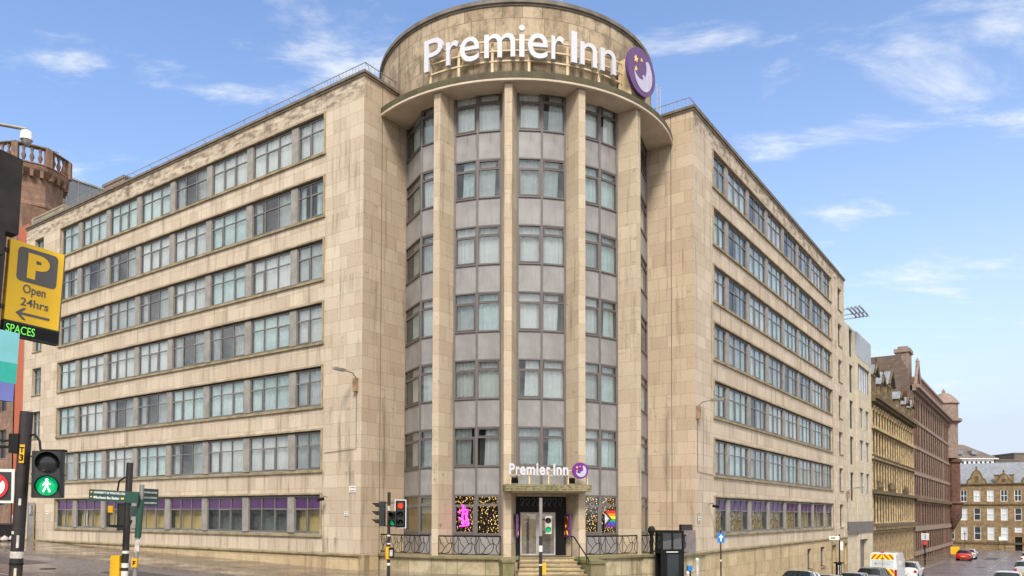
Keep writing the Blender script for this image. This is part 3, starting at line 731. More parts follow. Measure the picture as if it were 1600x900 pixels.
for a0, a1 in ((-60, -37), (-33.6, -13.6), (13.2, 33.9), (36.4, 50.0)):
    mb = MB(); rad = rr_ if a0 != -33.6 else rr_
    branches(mb, arcP, a0 * rr_ * d2r, a1 * rr_ * d2r, ZRB, ZRT); part('railing', mb, hotel, FT)
mb = MB()
c0 = w2t(7.55, 36.35); c1 = w2t(8.22, 36.4); c2 = w2t(9.3, 38.0)
def P1(u, z): L = math.dist(c0, c1); t = u / L; return (c0[0] * (1 - t) + c1[0] * t, c0[1] * (1 - t) + c1[1] * t, z)
def P2(u, z): L = math.dist(c1, c2); t = u / L; return (c1[0] * (1 - t) + c2[0] * t, c1[1] * (1 - t) + c2[1] * t, z)
branches(mb, P1, 0, math.dist(c0, c1), ZRB, ZRT); branches(mb, P2, 0, math.dist(c1, c2), ZRB, ZRT); part('railing', mb, hotel, FT)

# ---- entrance between the middle fins
mb = MB(); yb = -RG + 0.0
mb.box(-1.14, 1.14, -RG - 0.02, -RG + 0.3, 0.80, 0.98, 'fin')
ent = part('entrance_portal', mb, hotel, FT)
M['relief'] = plain('cast_relief_grey', '#55555a', 0.5, 0.3, var=0.3)
mb = MB()
mb.box(-1.14, 1.14, -RG + 0.02, -RG + 0.10, 0.28, 0.80, 'black'); mb.box(-1.14, -0.98, -RG - 0.02, -RG + 0.1, ZT, 0.279, 'black'); mb.box(0.66, 1.14, -RG - 0.02, -RG + 0.1, ZT, 0.279, 'black')
mb.box(-0.98, 0.66, -RG - 0.01, -RG + 0.1, 0.08, 0.28, 'black')
part('black_surround', mb, ent, FT)
mb = MB()
for i in range(8):
    x = -0.98 + i * 0.25
    mb.tube([(x + 0.0, -RG - 0.0, 0.66), (x + 0.1, -RG - 0.02, 0.73), (x + 0.2, -RG - 0.02, 0.66), (x + 0.14, -RG - 0.02, 0.52), (x + 0.08, -RG - 0.02, 0.40), (x + 0.16, -RG, 0.35)], 0.028, 'relief', 5)
    mb.tube([(x + 0.02, -RG, 0.6), (x + 0.06, -RG - 0.02, 0.48), (x + 0.0, -RG, 0.4)], 0.02, 'relief', 5)
part('relief_panel', mb, ent, FT)
M['plateg'] = plain('door_frame_grey', '#a5a5a8', 0.5); M['lobby'] = plain('lobby_glow', '#8f765a', 0.8, var=0.7, scale=2.5, emit='#c49a6c', es=0.22)  # lobby surfaces glow to stand in for indoor lighting
for k, (x0, x1) in enumerate(((-0.97, -0.17), (-0.15, 0.65))):
    mb = MB(); y0 = -RG - 0.02
    bars(mb, x0, x1, ZT + 0.02, 0.07, 0.065, y0, y0 + 0.06, 'plateg'); mb.box(x0 + 0.07, x1 - 0.07, y0 + 0.02, y0 + 0.03, ZT + 0.08, 0.0, 'glass2')
    dr = part('door', mb, ent, FT)
    mb = MB(); xh = x1 - 0.12 if k == 0 else x0 + 0.12
    mb.tube([(xh, y0 - 0.03, -1.2), (xh, y0 - 0.03, -0.6)], 0.015, 'chrome', 6); part('handle', mb, dr, FT)
mb = MB(); mb.box(-1.1, 1.1, -6.83, -6.8, ZT, 0.5, 'lobby'); mb.box(-0.6, -0.5, -7.0, -6.9, ZT, -0.2, 'blacksoft'); mb.box(0.1, 0.5, -7.0, -6.9, ZT, -0.9, 'door_wood'); part('lobby_wall', mb, ent, FT)
mb = MB(); mb.box(-1.92, 1.92, -9.02, -8.30, 1.0, 1.28, 'moss'); mb.box(-0.9, 0.9, -8.3, -RG + 0.02, 1.0, 1.26, 'moss'); mb.box(-1.62, 1.62, -8.92, -7.4, 0.93, 0.998, 'trim')
# knobbly moss along the edge
for i in range(150):
    x = rnd.uniform(-1.92, 1.92); z = rnd.choice((1.28, 1.26, 1.2, 1.1)); s = rnd.uniform(0.02, 0.055)
    mb.lathe([(s * 0.3, -s * 0.5), (s, 0), (s * 0.4, s * 0.6)], 'moss', 6, T=T(x, -9.0 + rnd.uniform(-0.02, 0.25 if z > 1.25 else 0), z))
part('entrance_canopy', mb, hotel, FT)
mb = MB(); N_ = 6
for i in range(N_):
    z1 = ZT - 0.0 - 0.165 * i; y0 = -8.35 - 0.30 * i; xw = 1.2 + 0.07 * i
    mb.prism([(-xw - 0.02, y0 - 0.36), (xw + 0.04, y0 - 0.36), (xw, -8.0 if i == 0 else y0 + 0.02), (-xw, -8.0 if i == 0 else y0 + 0.02)], z1 - 0.05, z1, 'ledge')
    mb.prism([(-xw, y0 - 0.32), (xw, y0 - 0.32), (xw, y0 + 0.3), (-xw, y0 + 0.3)], z1 - 0.166, z1 - 0.051, 'plinth')
part('entrance_steps', mb, hotel, FT)
mb = MB(); mb.box(-2.05, -1.56, -9.3, -8.3, -4.2, -2.06, 'moss'); mb.box(-2.1, -1.5, -9.35, -8.3, -2.06, -1.95, 'moss'); part('step_wall', mb, hotel, FT); mb = MB()
mb.prism([(1.34, -8.4), (1.62, -10.0), (2.35, -9.6), (2.35, -8.3)], -4.2, -2.10, 'moss'); mb.prism([(1.30, -8.35), (1.60, -10.06), (2.42, -9.66), (2.42, -8.25)], -2.10, -1.99, 'moss')
part('step_wall', mb, hotel, FT)
mb = MB()
mb.tube([(1.16, -8.45, ZT), (1.16, -8.45, -0.98)], 0.02, 'black', 6); mb.tube([(1.13, -8.4, -0.98), (1.22, -8.6, -1.0), (1.5, -9.5, -1.72), (1.58, -9.85, -2.0), (1.6, -9.9, -2.05)], 0.03, 'black', 6)
mb.tube([(1.35, -9.0, -2.0), (1.35, -9.05, -1.32)], 0.018, 'black', 6); mb.tube([(1.52, -9.6, -2.1), (1.52, -9.6, -1.8)], 0.018, 'black', 6)
mb.tube([(-1.32, -8.4, ZT), (-1.32, -8.4, -0.98), (-1.36, -9.3, -1.6), (-1.36, -9.3, -2.3)], 0.018, 'black', 6)
part('handrail', mb, hotel, FT)
# roof details
mb = MB(); mb.tube([(1.7, -4.0, 23.8), (1.7, -4.0, 26.5)], 0.04, 'chrome', 6); part('antenna', mb, hotel, FT)
mb = MB(); mb.box(-0.12, 0.12, -.1, .1, 0, 1.9, 'chrome')
bx_ = MB()
A0 = w2t(7.45, 37.6); 
for dx in (0, 0.18): bx_.tube([(A0[0] + dx, A0[1], 19.8), (A0[0] + dx, A0[1], 21.5 - dx)], 0.012, 'cream', 4)
for j in range(5): bx_.tube([(A0[0], A0[1], 19.9 + j * 0.3), (A0[0] + 0.18, A0[1], 20.1 + j * 0.3)], 0.01, 'cream', 4)
part('lattice_bracket', bx_, hotel, FT)
M['brick_roof'] = plain('chimney_brick', '#8f6b58', 0.85, var=0.3, scale=5)
mb = MB(); mb.box(26.5, 29.3, -4.0, -2.6, ZR, 23.6, 'brick_roof'); mb.box(26.4, 29.4, -4.1, -2.5, 23.6, 23.75, 'coping'); part('chimney', mb, hotel, FL)
mb = MB(); mb.box(30.3, 35.2, -0.9, -0.3, ZR, ZR + 0.75, 'trim'); part('parapet', mb, hotel, FL)

# ------------------------------------------------------------------ lettering
def glyphs(body, bold=0.0, ext=0.0):
    cu = bpy.data.curves.new('t', 'FONT'); cu.body = body; cu.size = 1.0; cu.extrude = ext; cu.offset = bold; cu.resolution_u = 4
    o = bpy.data.objects.new('t', cu); COL.objects.link(o)
    dg = bpy.context.evaluated_depsgraph_get(); dg.update()
    me = bpy.data.meshes.new_from_object(o.evaluated_get(dg))
    vs = [v.co.copy() for v in me.vertices]; fs = [tuple(p.vertices) for p in me.polygons]
    bpy.data.objects.remove(o); bpy.data.curves.remove(cu); bpy.data.meshes.remove(me)
    return vs, fs
def text(mb, body, x, z, h, m, y=0.0, width=None, depth=0.01, bold=0.0, align='l', T=None, ref=None):
    """writing in the x-z plane facing -y; h = height of the glyph box"""
    vs, fs = glyphs(body, bold, 0.05)
    if not vs: return
    xs = [v.x for v in vs]; ys = [v.y for v in vs]; x0, x1, y0, y1 = min(xs), max(xs), min(ys), max(ys)
    sy = h / (y1 - y0); sx = (width / (x1 - x0)) if width else sy
    ox = x - (x1 - x0) * sx * {'l': 0, 'c': 0.5, 'r': 1}[align]
    P = [Vector((ox + (v.x - x0) * sx, y - (v.z / 0.05 + 1) * 0.5 * depth, z + (v.y - y0) * sy)) for v in vs]
    if T is not None: P = [T @ p for p in P]
    for f in fs: mb.face([P[i] for i in f], [(0, 0)] * len(f), m)
def front(o, right, up=None):
    """frame for things seen from the front: x = right, y = away, z = up"""
    r = Vector((*right, 0)).normalized()
    return Matrix(((r.x, -r.y, 0, o[0]), (r.y, r.x, 0, o[1]), (0, 0, 1, o[2]), (0, 0, 0, 1)))
def disc(mb, cx_, cz, r, y0, y1, m, n=32, T=None):
    pl = [(cx_ + r * math.cos(2 * math.pi * k / n), cz + r * math.sin(2 * math.pi * k / n)) for k in range(n)]
    plate(mb, pl, y0, y1, m, T)
def plate(mb, pl, y0, y1, m, T=None):
    """polygon in x-z (CCW seen from the front) between depths y0 (front) and y1"""
    f = (lambda p: tuple(T @ Vector(p))) if T is not None else (lambda p: p); n = len(pl)
    mb.face([f((x, y0, z)) for x, z in pl], [(x, z) for x, z in pl], m)
    mb.face([f((x, y1, z)) for x, z in reversed(pl)], [(0, 0)] * n, m)
    for i in range(n):
        a, b = pl[i], pl[(i + 1) % n]
        mb.face([f((a[0], y0, a[1])), f((a[0], y1, a[1])), f((b[0], y1, b[1])), f((b[0], y0, b[1]))], [(0, 0)] * 4, m)
def star(mb, cx_, cz, r, y0, y1, m, n=5, rot=90):
    pl = [(cx_ + (r if k % 2 == 0 else r * 0.42) * math.cos(R(rot + 180 * k / n)), cz + (r if k % 2 == 0 else r * 0.42) * math.sin(R(rot + 180 * k / n))) for k in range(2 * n)]
    mb_c = (cx_, cz)
    for k in range(2 * n):
        a, b = pl[k], pl[(k + 1) % (2 * n)]
        plate(mb, [mb_c, a, b], y0, y1, m)
def moon(parent, F, r, purple, y=-0.12):
    """round badge: crescent with a small profile, three stars"""
    mb = MB(); disc(mb, 0, 0, r, y, 0.0, purple, 48)
    lg = part('logo_disc', mb, parent, F)
    mb = MB()
    outer = [(0.10 * r + 0.80 * r * math.cos(R(a)) * 0.82, -0.03 * r + 0.80 * r * math.sin(R(a)) * 0.95) for a in range(-158, 62, 6)]
    inner = [(-0.13 * r + 0.57 * r * math.cos(R(a)) * 0.84, 0.20 * r + 0.57 * r * math.sin(R(a)) * 0.95) for a in range(-150, 42, 6)]
    k = min(len(outer), len(inner)) - 1
    for i in range(k):
        o0 = outer[int(i * (len(outer) - 1) / k)]; o1 = outer[int((i + 1) * (len(outer) - 1) / k)]
        n0 = inner[int(i * (len(inner) - 1) / k)]; n1 = inner[int((i + 1) * (len(inner) - 1) / k)]
        bulge = 0.10 * r if abs(i / k - 0.52) < 0.05 else 0
        plate(mb, [(n0[0] - bulge, n0[1] + bulge), o0, o1, (n1[0] - bulge, n1[1] + bulge)], y - 0.02, y, 'moon')
    part('moon', mb, lg, F)
    for sx_, sz_, sr in ((-0.42, 0.40, 0.17), (-0.02, 0.50, 0.09), (-0.42, -0.02, 0.12)):
        mb = MB(); star(mb, sx_ * r, sz_ * r, sr * r, y - 0.02, y, 'star'); part('star', mb, lg, F)

# big sign on the drum
sg = thing('hotel_sign', 'large white raised hotel lettering with purple moon badge on the round drum', 'sign', FT @ T(0, -7.9, 20.6))
RS = 7.86
for ch, a0, a1, z0, z1 in (('P', -42.2, -34.5, 20.76, 22.26), ('r', -33.4, -28.7, 20.76, 21.86), ('e', -28.3, -21.5, 20.72, 21.88), ('m', -19.9, -9.6, 20.76, 21.86), ('i', -8.5, -6.5, 20.76, 22.24),
                           ('e', -5.6, 1.1, 20.72, 21.88), ('r', 2.2, 6.7, 20.76, 21.86), ('I', 9.1, 11.2, 20.76, 22.22), ('n', 12.3, 18.8, 20.76, 21.86), ('n', 20.2, 27.0, 20.76, 21.86)):
    am = (a0 + a1) / 2; p = tp(am, RS); wd = 2 * RS * math.sin(R((a1 - a0) / 2))
    F = FT @ T(p[0], p[1], 0) @ RZ(am); mb = MB()
    text(mb, ch, 0, z0, z1 - z0, 'whitelet', y=0.0, width=wd, depth=0.14, bold=0.004, align='c'); part('letter', mb, sg, F)
mb = MB()
def arc(mb, a0, a1, r, z, h_, d_, m, step=3):
    n = max(1, int((a1 - a0) / step))
    for i in range(n):
        p, q = tp(a0 + (a1 - a0) * i / n, r), tp(a0 + (a1 - a0) * (i + 1) / n, r); d = (Vector(q) - Vector(p)); L = d.length
        F = Matrix(((d.x / L, -d.y / L, 0, p[0]), (d.y / L, d.x / L, 0, p[1]), (0, 0, 1, z), (0, 0, 0, 1))); mb.box(-0.002, L + 0.002, 0, d_, 0, h_, m, T=F)
for z in (20.70, 21.18, 21.66): arc(mb, -42, 32, RS - 0.10, z, 0.07, 0.05, 'cream')
for a in (-41, -29.5, -17.5, -5, 8.5, 21, 31):
    p = tp(a, RS - 0.12); F = T(p[0], p[1], 0) @ RZ(a); mb.box(-0.06, 0.06, 0, 0.08, 19.85, 21.6, 'cream', T=F); mb.box(-0.03, 0.03, 0.08, 0.34, 21.2, 21.26, 'cream', T=F)
part('support_frame', mb, sg, FT)
am = 36.6; p = tp(am, 8.25); moon(sg, FT @ T(p[0], p[1], 21.28) @ RZ(am), 1.14, 'logo_purple', -0.16)
mb = MB(); p = tp(am, 8.0)
for dx in (-0.6, 0.6): mb.box(dx - 0.05, dx + 0.05, 0.0, 0.6, -1.4, 0.6, 'cream')
part('bracket', mb, sg, FT @ T(*tp(am, 8.2), 21.28) @ RZ(am))
# small sign over the entrance
s2 = thing('entrance_sign', 'small white lettering and bright purple moon badge on the mossy entrance canopy', 'sign', FT @ T(0, -8.85, 1.28))
F = FT @ T(0, -8.85, 1.28)
def px2x(px): return (px - 858) * 0.0279
xs_ = [796, 806, 814, 826, 841, 844.5, 854.5, 862, 866.5, 879, 891]
mb0 = None
for ch, a, b, h0 in (('P', 796, 805, .50), ('r', 806.5, 812.5, .36), ('e', 813, 822, .38), ('m', 823.5, 837, .36), ('i', 839, 842, .52), ('e', 844, 853, .38), ('r', 855, 861, .36), ('I', 866, 869, .50), ('n', 871, 879.5, .36), ('n', 881.5, 890, .36)):
    mb = MB(); text(mb, ch, px2x((a + b) / 2), 0.42 - (0.01 if ch == 'e' else 0), h0, 'whitelet', y=0, width=(b - a) * 0.0279, depth=0.06, bold=0.03, align='c'); part('letter', mb, s2, F)
mb = MB()
for z in (0.40, 0.62): mb.box(px2x(797), px2x(893 + (8 if z > .5 else 2)), 0.02, 0.05, z, z + 0.035, 'cream')
for p in (798.5, 828.5, 859, 890.5, 921.5): mb.box(px2x(p) - 0.03, px2x(p) + 0.03, 0.02, 0.07, 0.0, 0.62 if p < 900 else 0.4, 'cream')
part('support_frame', mb, s2, F)
moon(s2, F @ T(px2x(908.5), -0.05, 0.63), 0.36, 'logo_purple2', -0.08)
for px_ in (805.5, 896.5):
    t_ = thing('floodlight', ('black floodlight at the left end of' if px_ < 850 else 'black floodlight below the moon badge on') + ' the entrance canopy', 'light', F @ T(px2x(px_), 0.12, 0), 'floodlights on the entrance canopy')
    mb = MB(); mb.box(-0.13, 0.13, -0.02, 0.12, 0.08, 0.30, 'black', T=Matrix.Rotation(R(25), 4, 'X')); part('housing', mb, t_)
    mb = MB(); mb.tube([(-0.15, 0, 0), (-0.15, 0, 0.2)], 0.015, 'black', 5); mb.tube([(0.15, 0, 0), (0.15, 0, 0.2)], 0.015, 'black', 5); mb.box(-0.16, 0.16, -0.03, 0.03, 0, 0.02, 'black'); part('bracket', mb, t_)
# pink neon figure and striped flag in the ground-floor bays, posters beside the door
M['neon'] = plain('pink_neon', '#ff3ad0', 0.5, emit='#ff35c8', es=1.6)
nf = thing('neon_sign', 'glowing pink neon sign hanging in the window full of golden lights', 'neon sign', tfr(bays[1][0], bays[1][1], -0.3)[0])
mb = MB()
mb.tube([(0.62, 0.06, 0.72), (0.60, 0.06, 0.42), (0.66, 0.06, 0.1), (0.58, 0.06, -0.2)], 0.05, 'neon', 6); mb.tube([(0.42, 0.06, 0.5), (0.72, 0.06, 0.44), (0.86, 0.06, 0.38)], 0.035, 'neon', 6); mb.tube([(0.40, 0.06, 0.52), (0.46, 0.06, 0.1), (0.34, 0.06, -0.14)], 0.05, 'neon', 6); mb.tube([(0.8, 0.06, 0.1), (0.62, 0.06, 0.0), (0.36, 0.06, -0.22), (0.78, 0.06, -0.26)], 0.045, 'neon', 6)
part('neon_tube', mb, nf, tfr(bays[1][0], bays[1][1], -0.3)[0])
Ff = tfr(bays[3][1], bays[3][2], -0.95)[0]
pf = MB(); cols = ['#d92b2b', '#e98a24', '#ecd62b', '#3aa24a', '#2d5bc8', '#6a2f95']
for i, c in enumerate(cols): pf.box(0.15, 0.85, 0.03, 0.04, 1.0 - i * 0.13, 1.13 - i * 0.13, plain('flag_' + c[1:], c, 0.8))
for j, (c, s) in enumerate((('#222222', .40), ('#7a4d2b', .32), ('#9fd4ec', .24), ('#f3b6cc', .16), ('#ffffff', .09))):
    q = 1.13 - 0.39; Mx = Ff
    pf.face([(0.85, 0.045 + j * 0.004, q + s), (0.85, 0.045 + j * 0.004, q - s), (0.85 - s * 1.1, 0.045 + j * 0.004, q)], [(0, 0)] * 3, plain('flag_' + c[1:], c, 0.8))
link('striped_flag', pf.mesh('striped_flag'), Ff, None, 'rainbow striped flag with chevron hung in the window right of the door', 'flag')
M['poster_hot'] = dots('poster_warm_picture', '#7a2d12', ('#ff8a2a', '#ffd36a'), 7, 0.5, 0.9)
for lab, am, x in (('lit orange poster box with purple frame right of the entrance doors', 1, 1), ('lit orange poster box seen edge-on left of the entrance doors', -1, -1)):
    # the boxes hang on the inner faces of the two middle fins
    a_ = R(11.7 * x); r0 = 7.72; t0 = -0.36 * x
    c, s = math.cos(a_), math.sin(a_); px_, py_ = r0 * s + t0 * c, -r0 * c + t0 * s
    out_ = Vector((c, s)) * (-x); along = Vector((s, -c))
    rgt = Vector((-out_.y, out_.x))            # right seen from the front
    tl = 12.5 * x
    F = FT @ front((px_, py_, -1.05), (rgt.x, rgt.y)) @ RZ(0)
    tb = thing('poster_box', lab, 'poster box', F); mb = MB(); mb.box(-0.3, 0.3, -0.1, -0.005, 0, 1.05, 'logo_purple'); part('frame', mb, tb, F)
    mb = MB(); mb.box(-0.21, 0.21, -0.115, -0.101, 0.1, 0.95, 'poster_hot'); part('poster', mb, tb, F)
# wall-mounted street lamps, cameras and plates on the two fronts
M['lampgrey'] = plain('lamp_grey', '#8b857c', 0.5, 0.3, var=0.2); M['rust'] = plain('rusty_box', '#8d745c', 0.8, var=0.3)
def wall_lamp(F, sgn, lab):
    t_ = thing('wall_street_lamp', lab, 'street lamp', F, 'street lamps on wall brackets')
    mb = MB(); mb.tube([(0, 0, 0.1), (0, 0.3, 0.35), (sgn * 0.1, 0.75, 0.42)], 0.03, 'lampgrey', 6); part('arm', mb, t_)
    mb = MB(); mb.box(sgn * 0.1 - 0.1, sgn * 0.1 + 0.1, 0.7, 1.35, 0.36, 0.48, 'lampgrey'); part('lamp_head', mb, t_)
    mb = MB(); mb.box(-0.1, 0.1, 0.005, 0.2, -0.5, 0.14, 'rust'); part('gear_box', mb, t_)
    mb = MB(); mb.tube([(0, 0.03, -0.5), (0, 0.03, -3.2), (sgn * 2.2, 0.03, -3.3)], 0.012, 'blacksoft', 4); part('cable', mb, t_)
wall_lamp(FL @ T(0.32, 0, 6.25), 1, 'grey street lamp on a wall bracket high on the left front near the corner')
wall_lamp(FR @ T(-0.35, 0, 5.4), -1, 'grey street lamp on a wall bracket near the right front corner')
wall_lamp(FR @ T(-35.9, 0.05, 2.0), -1, 'street lamp on a wall bracket at the far end of the right front')
def cctv(F, lab):
    t_ = thing('security_camera', lab, 'camera', F, 'small security cameras on the hotel walls'); mb = MB(); mb.tube([(0, 0, 0), (0, 0.3, 0.05)], 0.015, 'blacksoft', 5); part('bracket', mb, t_)
    mb = MB(); mb.box(-0.07, 0.07, 0.25, 0.6, -0.1, 0.04, 'blacksoft', T=Matrix.Rotation(R(-12), 4, 'X')); part('camera_body', mb, t_)
cctv(FL @ T(2.3, 0, 0.8), 'small dark camera on the left front beside the ground floor windows')
cctv(FR @ T(-1.9, 0, 0.55), 'small dark camera on the right front beside the ground floor windows')
cctv(FR @ T(0.05, -2.2, 0.6) @ RZ(90), 'small dark camera on the wall right of the tower')
M['plate'] = plain('name_plate_white', '#dcdad2', 0.5, var=0.08); M['ink'] = plain('plate_ink', '#3b3b3b', 0.6)
def wplate(F, w_, h_, lab, lines=2, frame_=False):
    mb = MB(); mb.box(-w_ / 2, w_ / 2, 0.002, 0.03, 0, h_, 'plate')
    if frame_: mb.box(-w_ / 2 - .03, w_ / 2 + .03, 0.001, 0.02, -0.03, h_ + .03, 'pole')
    for i in range(lines):
        z = h_ * (i + 0.5) / lines
        for j in range(5): mb.box(-w_ * 0.4 + j * w_ * 0.16, -w_ * 0.4 + j * w_ * 0.16 + w_ * 0.1, 0.03, 0.033, z - h_ * 0.09, z + h_ * 0.09, 'ink')
    link('wall_plate', mb.mesh('wall_plate'), F, None, lab, 'plate', 'white plates on the hotel walls')
wplate(FL @ T(0.55, 0, 1.0), 0.42, 0.3, 'white street name plate at the corner of the left front')
wplate(FL @ T(0.95, 0, -0.1), 0.26, 0.2, 'small pale plate below the street name plate on the left front')
wplate(FR @ T(-0.55, 0, -0.4), 0.3, 0.42, 'framed white notice at the corner of the right front', 3, True)
wplate(FL @ T(31.0, 0, -0.2), 0.3, 0.3, 'small pale plate at the far end of the left front')

# ------------------------------------------------------------------ right-hand street: modern block, two Victorian blocks
M['modern'] = stone('modern_cladding', '#b5aa93', '#c9bfa8', '#94897a', bw=0.9, rh=0.62, stain=0.3)
M['metal'] = plain('metal_cladding', '#9aa0a5', 0.55, 0.1, var=0.1); M['glassdark'] = plain('window_dark', '#2a3034', 0.45, var=0.4, scale=0.6)
M['glassfar'] = plain('window_far_dark', '#211e1c', 0.8, var=0.4, scale=0.6); M['glassfar'].node_tree.nodes['Principled BSDF'].inputs['Specular IOR Level'].default_value = 0.08; M['glasspale'] = plain('window_blinds_pale', '#c4cbce', 0.3, var=0.15, scale=0.8); M['shutter'] = plain('roller_shutter', '#6b6663', 0.6, 0.2, var=0.15)
def rwin(parent, F, w_, h_, fr='wframe', gl='glassdark', mull=1, trans=1, fw=0.05, depth=0.1):
    key = ('rw', round(w_, 2), round(h_, 2), fr, gl, mull, trans)
    if key not in WIN_CACHE:
        mb = MB(); bars(mb, 0, w_, 0, h_, fw, -depth, -depth + 0.06, fr)
        for i in range(1, mull + 1): x = w_ * i / (mull + 1); mb.box(x - fw / 2, x + fw / 2, -depth, -depth + 0.05, fw, h_ - fw, fr)
        for i in range(1, trans + 1): z = h_ * i / (trans + 1); mb.box(fw, w_ - fw, -depth, -depth + 0.065, z - fw / 2, z + fw / 2, fr)
        mb.box(0, w_, -depth - 0.1, -depth - 0.02, 0, h_, gl)
        WIN_CACHE[key] = mb.mesh('window')
    return part('window', WIN_CACHE[key], parent, F)
b1 = thing('modern_building', 'plain cream modern block with grey metal top beyond the right end of the hotel', 'building', FR @ T(-41, 0, -5.6))
mb = MB(); ops1 = [(-39.0, -37.55, z, z + 2.2) for z in (-1.9 + 3.15 * k for k in range(0, 0))]
opsA = [(-39.1, -37.6, 1.3 + 3.3 * k, 3.9 + 3.3 * k) for k in range(0, 5)]
opsB = [(a, a + 1.7, 2.1 + 3.1 * k, 4.05 + 3.1 * k) for k in range(0, 3) for a in (-43.1, -46.0)] + [(-46.6, -40.9, 11.9, 14.4)]
mb.wall(-40.3, -35.64, -8.5, 17.3, 0.0, opsA, 0.3, 'modern'); mb.box(-40.3, -35.64, -12, -0.4, -8.5, 17.3, 'modern')
mb.wall(-47.4, -40.3, -0.6, 15.0, 0.12, opsB, 0.3, 'modern'); mb.box(-47.4, -40.3, -12, -0.3, -8.5, 15.0, 'modern')
mb.wall(-47.4, -40.3, -8.5, -1.65, 0.12, [(-44.9, -41.0, -7, -2.3)], 0.4, 'modern'); mb.quad((-40.3, 0.12, -8), (-40.3, 0, -8), (-40.3, 0, 15), (-40.3, 0.12, 15), 'modern')
part('wall', mb, b1, FR)
mb = MB(); mb.box(-47.4, -36.0, -0.4, 0.2, -1.65, -0.6, 'shutter'); part('fascia_band', mb, b1, FR)
mb = MB(); mb.box(-47.4, -40.3, -11, 0.14, 15.0, 17.3, 'metal'); part('metal_top', mb, b1, FR)
for o in opsA + opsB:
    big = o[1] - o[0] > 3; rwin(b1, FR @ T(o[0] + .01, -0.08 if o[0] > -40 else 0.04, o[2] + .01), o[1] - o[0] - .02, o[3] - o[2] - .02, gl='glasspale' if (big or o[0] < -40) else 'glassdark', mull=4 if big else 1, trans=0)
mb = MB(); mb.box(-44.9, -42.0, -0.32, -0.28, -8, -2.3, 'shutter')
for i in range(14): mb.box(-44.9, -42.0, -0.28, -0.265, -7.8 + i * 0.4, -7.6 + i * 0.4, 'shutter')
part('shutter', mb, b1, FR)
mb = MB()
for i in range(4): mb.box(-40.2, -36.3, 0.1 + i * 0.32, 0.25 + i * 0.32, 18.6 + i * 0.02, 18.66 + i * 0.02, 'metal')
for x in (-40.1, -38.5, -36.4): mb.box(x - 0.05, x + 0.05, -2.5, 1.3, 18.5, 18.6, 'metal'); mb.box(x - 0.05, x + 0.05, -2.6, -2.5, 17.0, 18.6, 'metal')
part('sunshade', mb, b1, FR)

M['yel'] = stone('yellow_sandstone', '#6f5e43', '#927d5c', '#4a3e2b', bw=0.8, rh=0.4, stain=0.9, soot=0.55)
M['yeltrim'] = plain('yellow_stone_trim', '#a8936e', 0.85, var=0.35, scale=1.5); M['soottrim'] = plain('sooty_cornice', '#5d5038', 0.9, var=0.4, scale=2)
M['slate'] = plain('slate_grey', '#7d8186', 0.75, var=0.15, scale=1.5)
b2 = thing('yellow_sandstone_building', 'ornate sooty yellow Victorian sandstone block with slated dormers', 'building', FR @ T(-62, 0, -6))
X0, X1 = -77.4, -47.55
mb = MB(); nb = 17; pit = (X1 - X0 - 1.2) / nb; ops = []
floors = [(-0.75, 2.05, 0), (2.75, 5.5, 0), (6.35, 8.7, 0), (9.3, 11.0, 1)]
for (za, zb, _) in floors:
    for i in range(nb): x = X0 + 0.6 + pit * i + 0.42; ops.append((x, x + pit - 0.84, za, zb))
shop = [(X0 + 1.0 + 3.6 * i, X0 + 1.0 + 3.6 * i + 2.9, -5.6, -1.7) for i in range(8)]
mb.wall(X0, X1, -9, 12.2, 0, ops + shop, 0.13, 'yel'); mb.box(X0, X1, -12, -0.3, -9, 12.2, 'soottrim'); mb.quad((X1, 0, -9), (X1, -12, -9), (X1, -12, 12.2), (X1, 0, 12.2), 'yel')
part('wall', mb, b2, FR)
for o in ops: rwin(b2, FR @ T(o[0], 0.05, o[2]), o[1] - o[0], o[3] - o[2], fr='soottrim', gl='glassfar', mull=0, trans=1)
M['glassbrown'] = plain('shopfront_dark', '#4a2f28', 0.25, var=0.5, scale=0.5)
for o in shop: rwin(b2, FR @ T(o[0], 0.05, o[2]), o[1] - o[0], o[3] - o[2], fr='yeltrim', gl='glassbrown', mull=3, trans=0, fw=0.12)
mb = MB()
for (za, zb, ar) in floors:
    for i in range(nb + 1):
        x = X0 + 0.6 + pit * i; mb.lathe([(0.16, za - 0.1), (0.12, za + 0.1), (0.11, zb - 0.2), (0.17, zb)], 'yeltrim', 8, T=T(x, 0.0, 0))
part('colonnettes', mb, b2, FR)
for (z0, z1, d) in ((-1.55, -1.2, 0.35), (-1.2, -0.95, 0.6), (2.2, 2.5, 0.55), (5.75, 6.0, 0.3), (6.0, 6.15, 0.42), (8.85, 9.1, 0.35), (11.6, 11.85, 0.45), (11.85, 12.2, 0.75)):
    mb = MB(); mb.box(X0, X1, 0.001, d, z0, z1, 'soottrim' if d > 0.4 else 'yeltrim'); part('cornice', mb, b2, FR)
for x in (-50.5, -57.5, -58.8, -68.5): mb = MB(); mb.prism([(x - 0.7, 0.1), (x + 0.7, 0.1), (x + 0.7, 0.5), (x - 0.7, 0.5)], 2.5, 2.9, 'soottrim'); mb.lathe([(0.45, 2.9), (0.3, 3.3), (0.1, 3.6)], 'soottrim', 8, T=T(x, 0.3, 0)); part('ornament', mb, b2, FR)
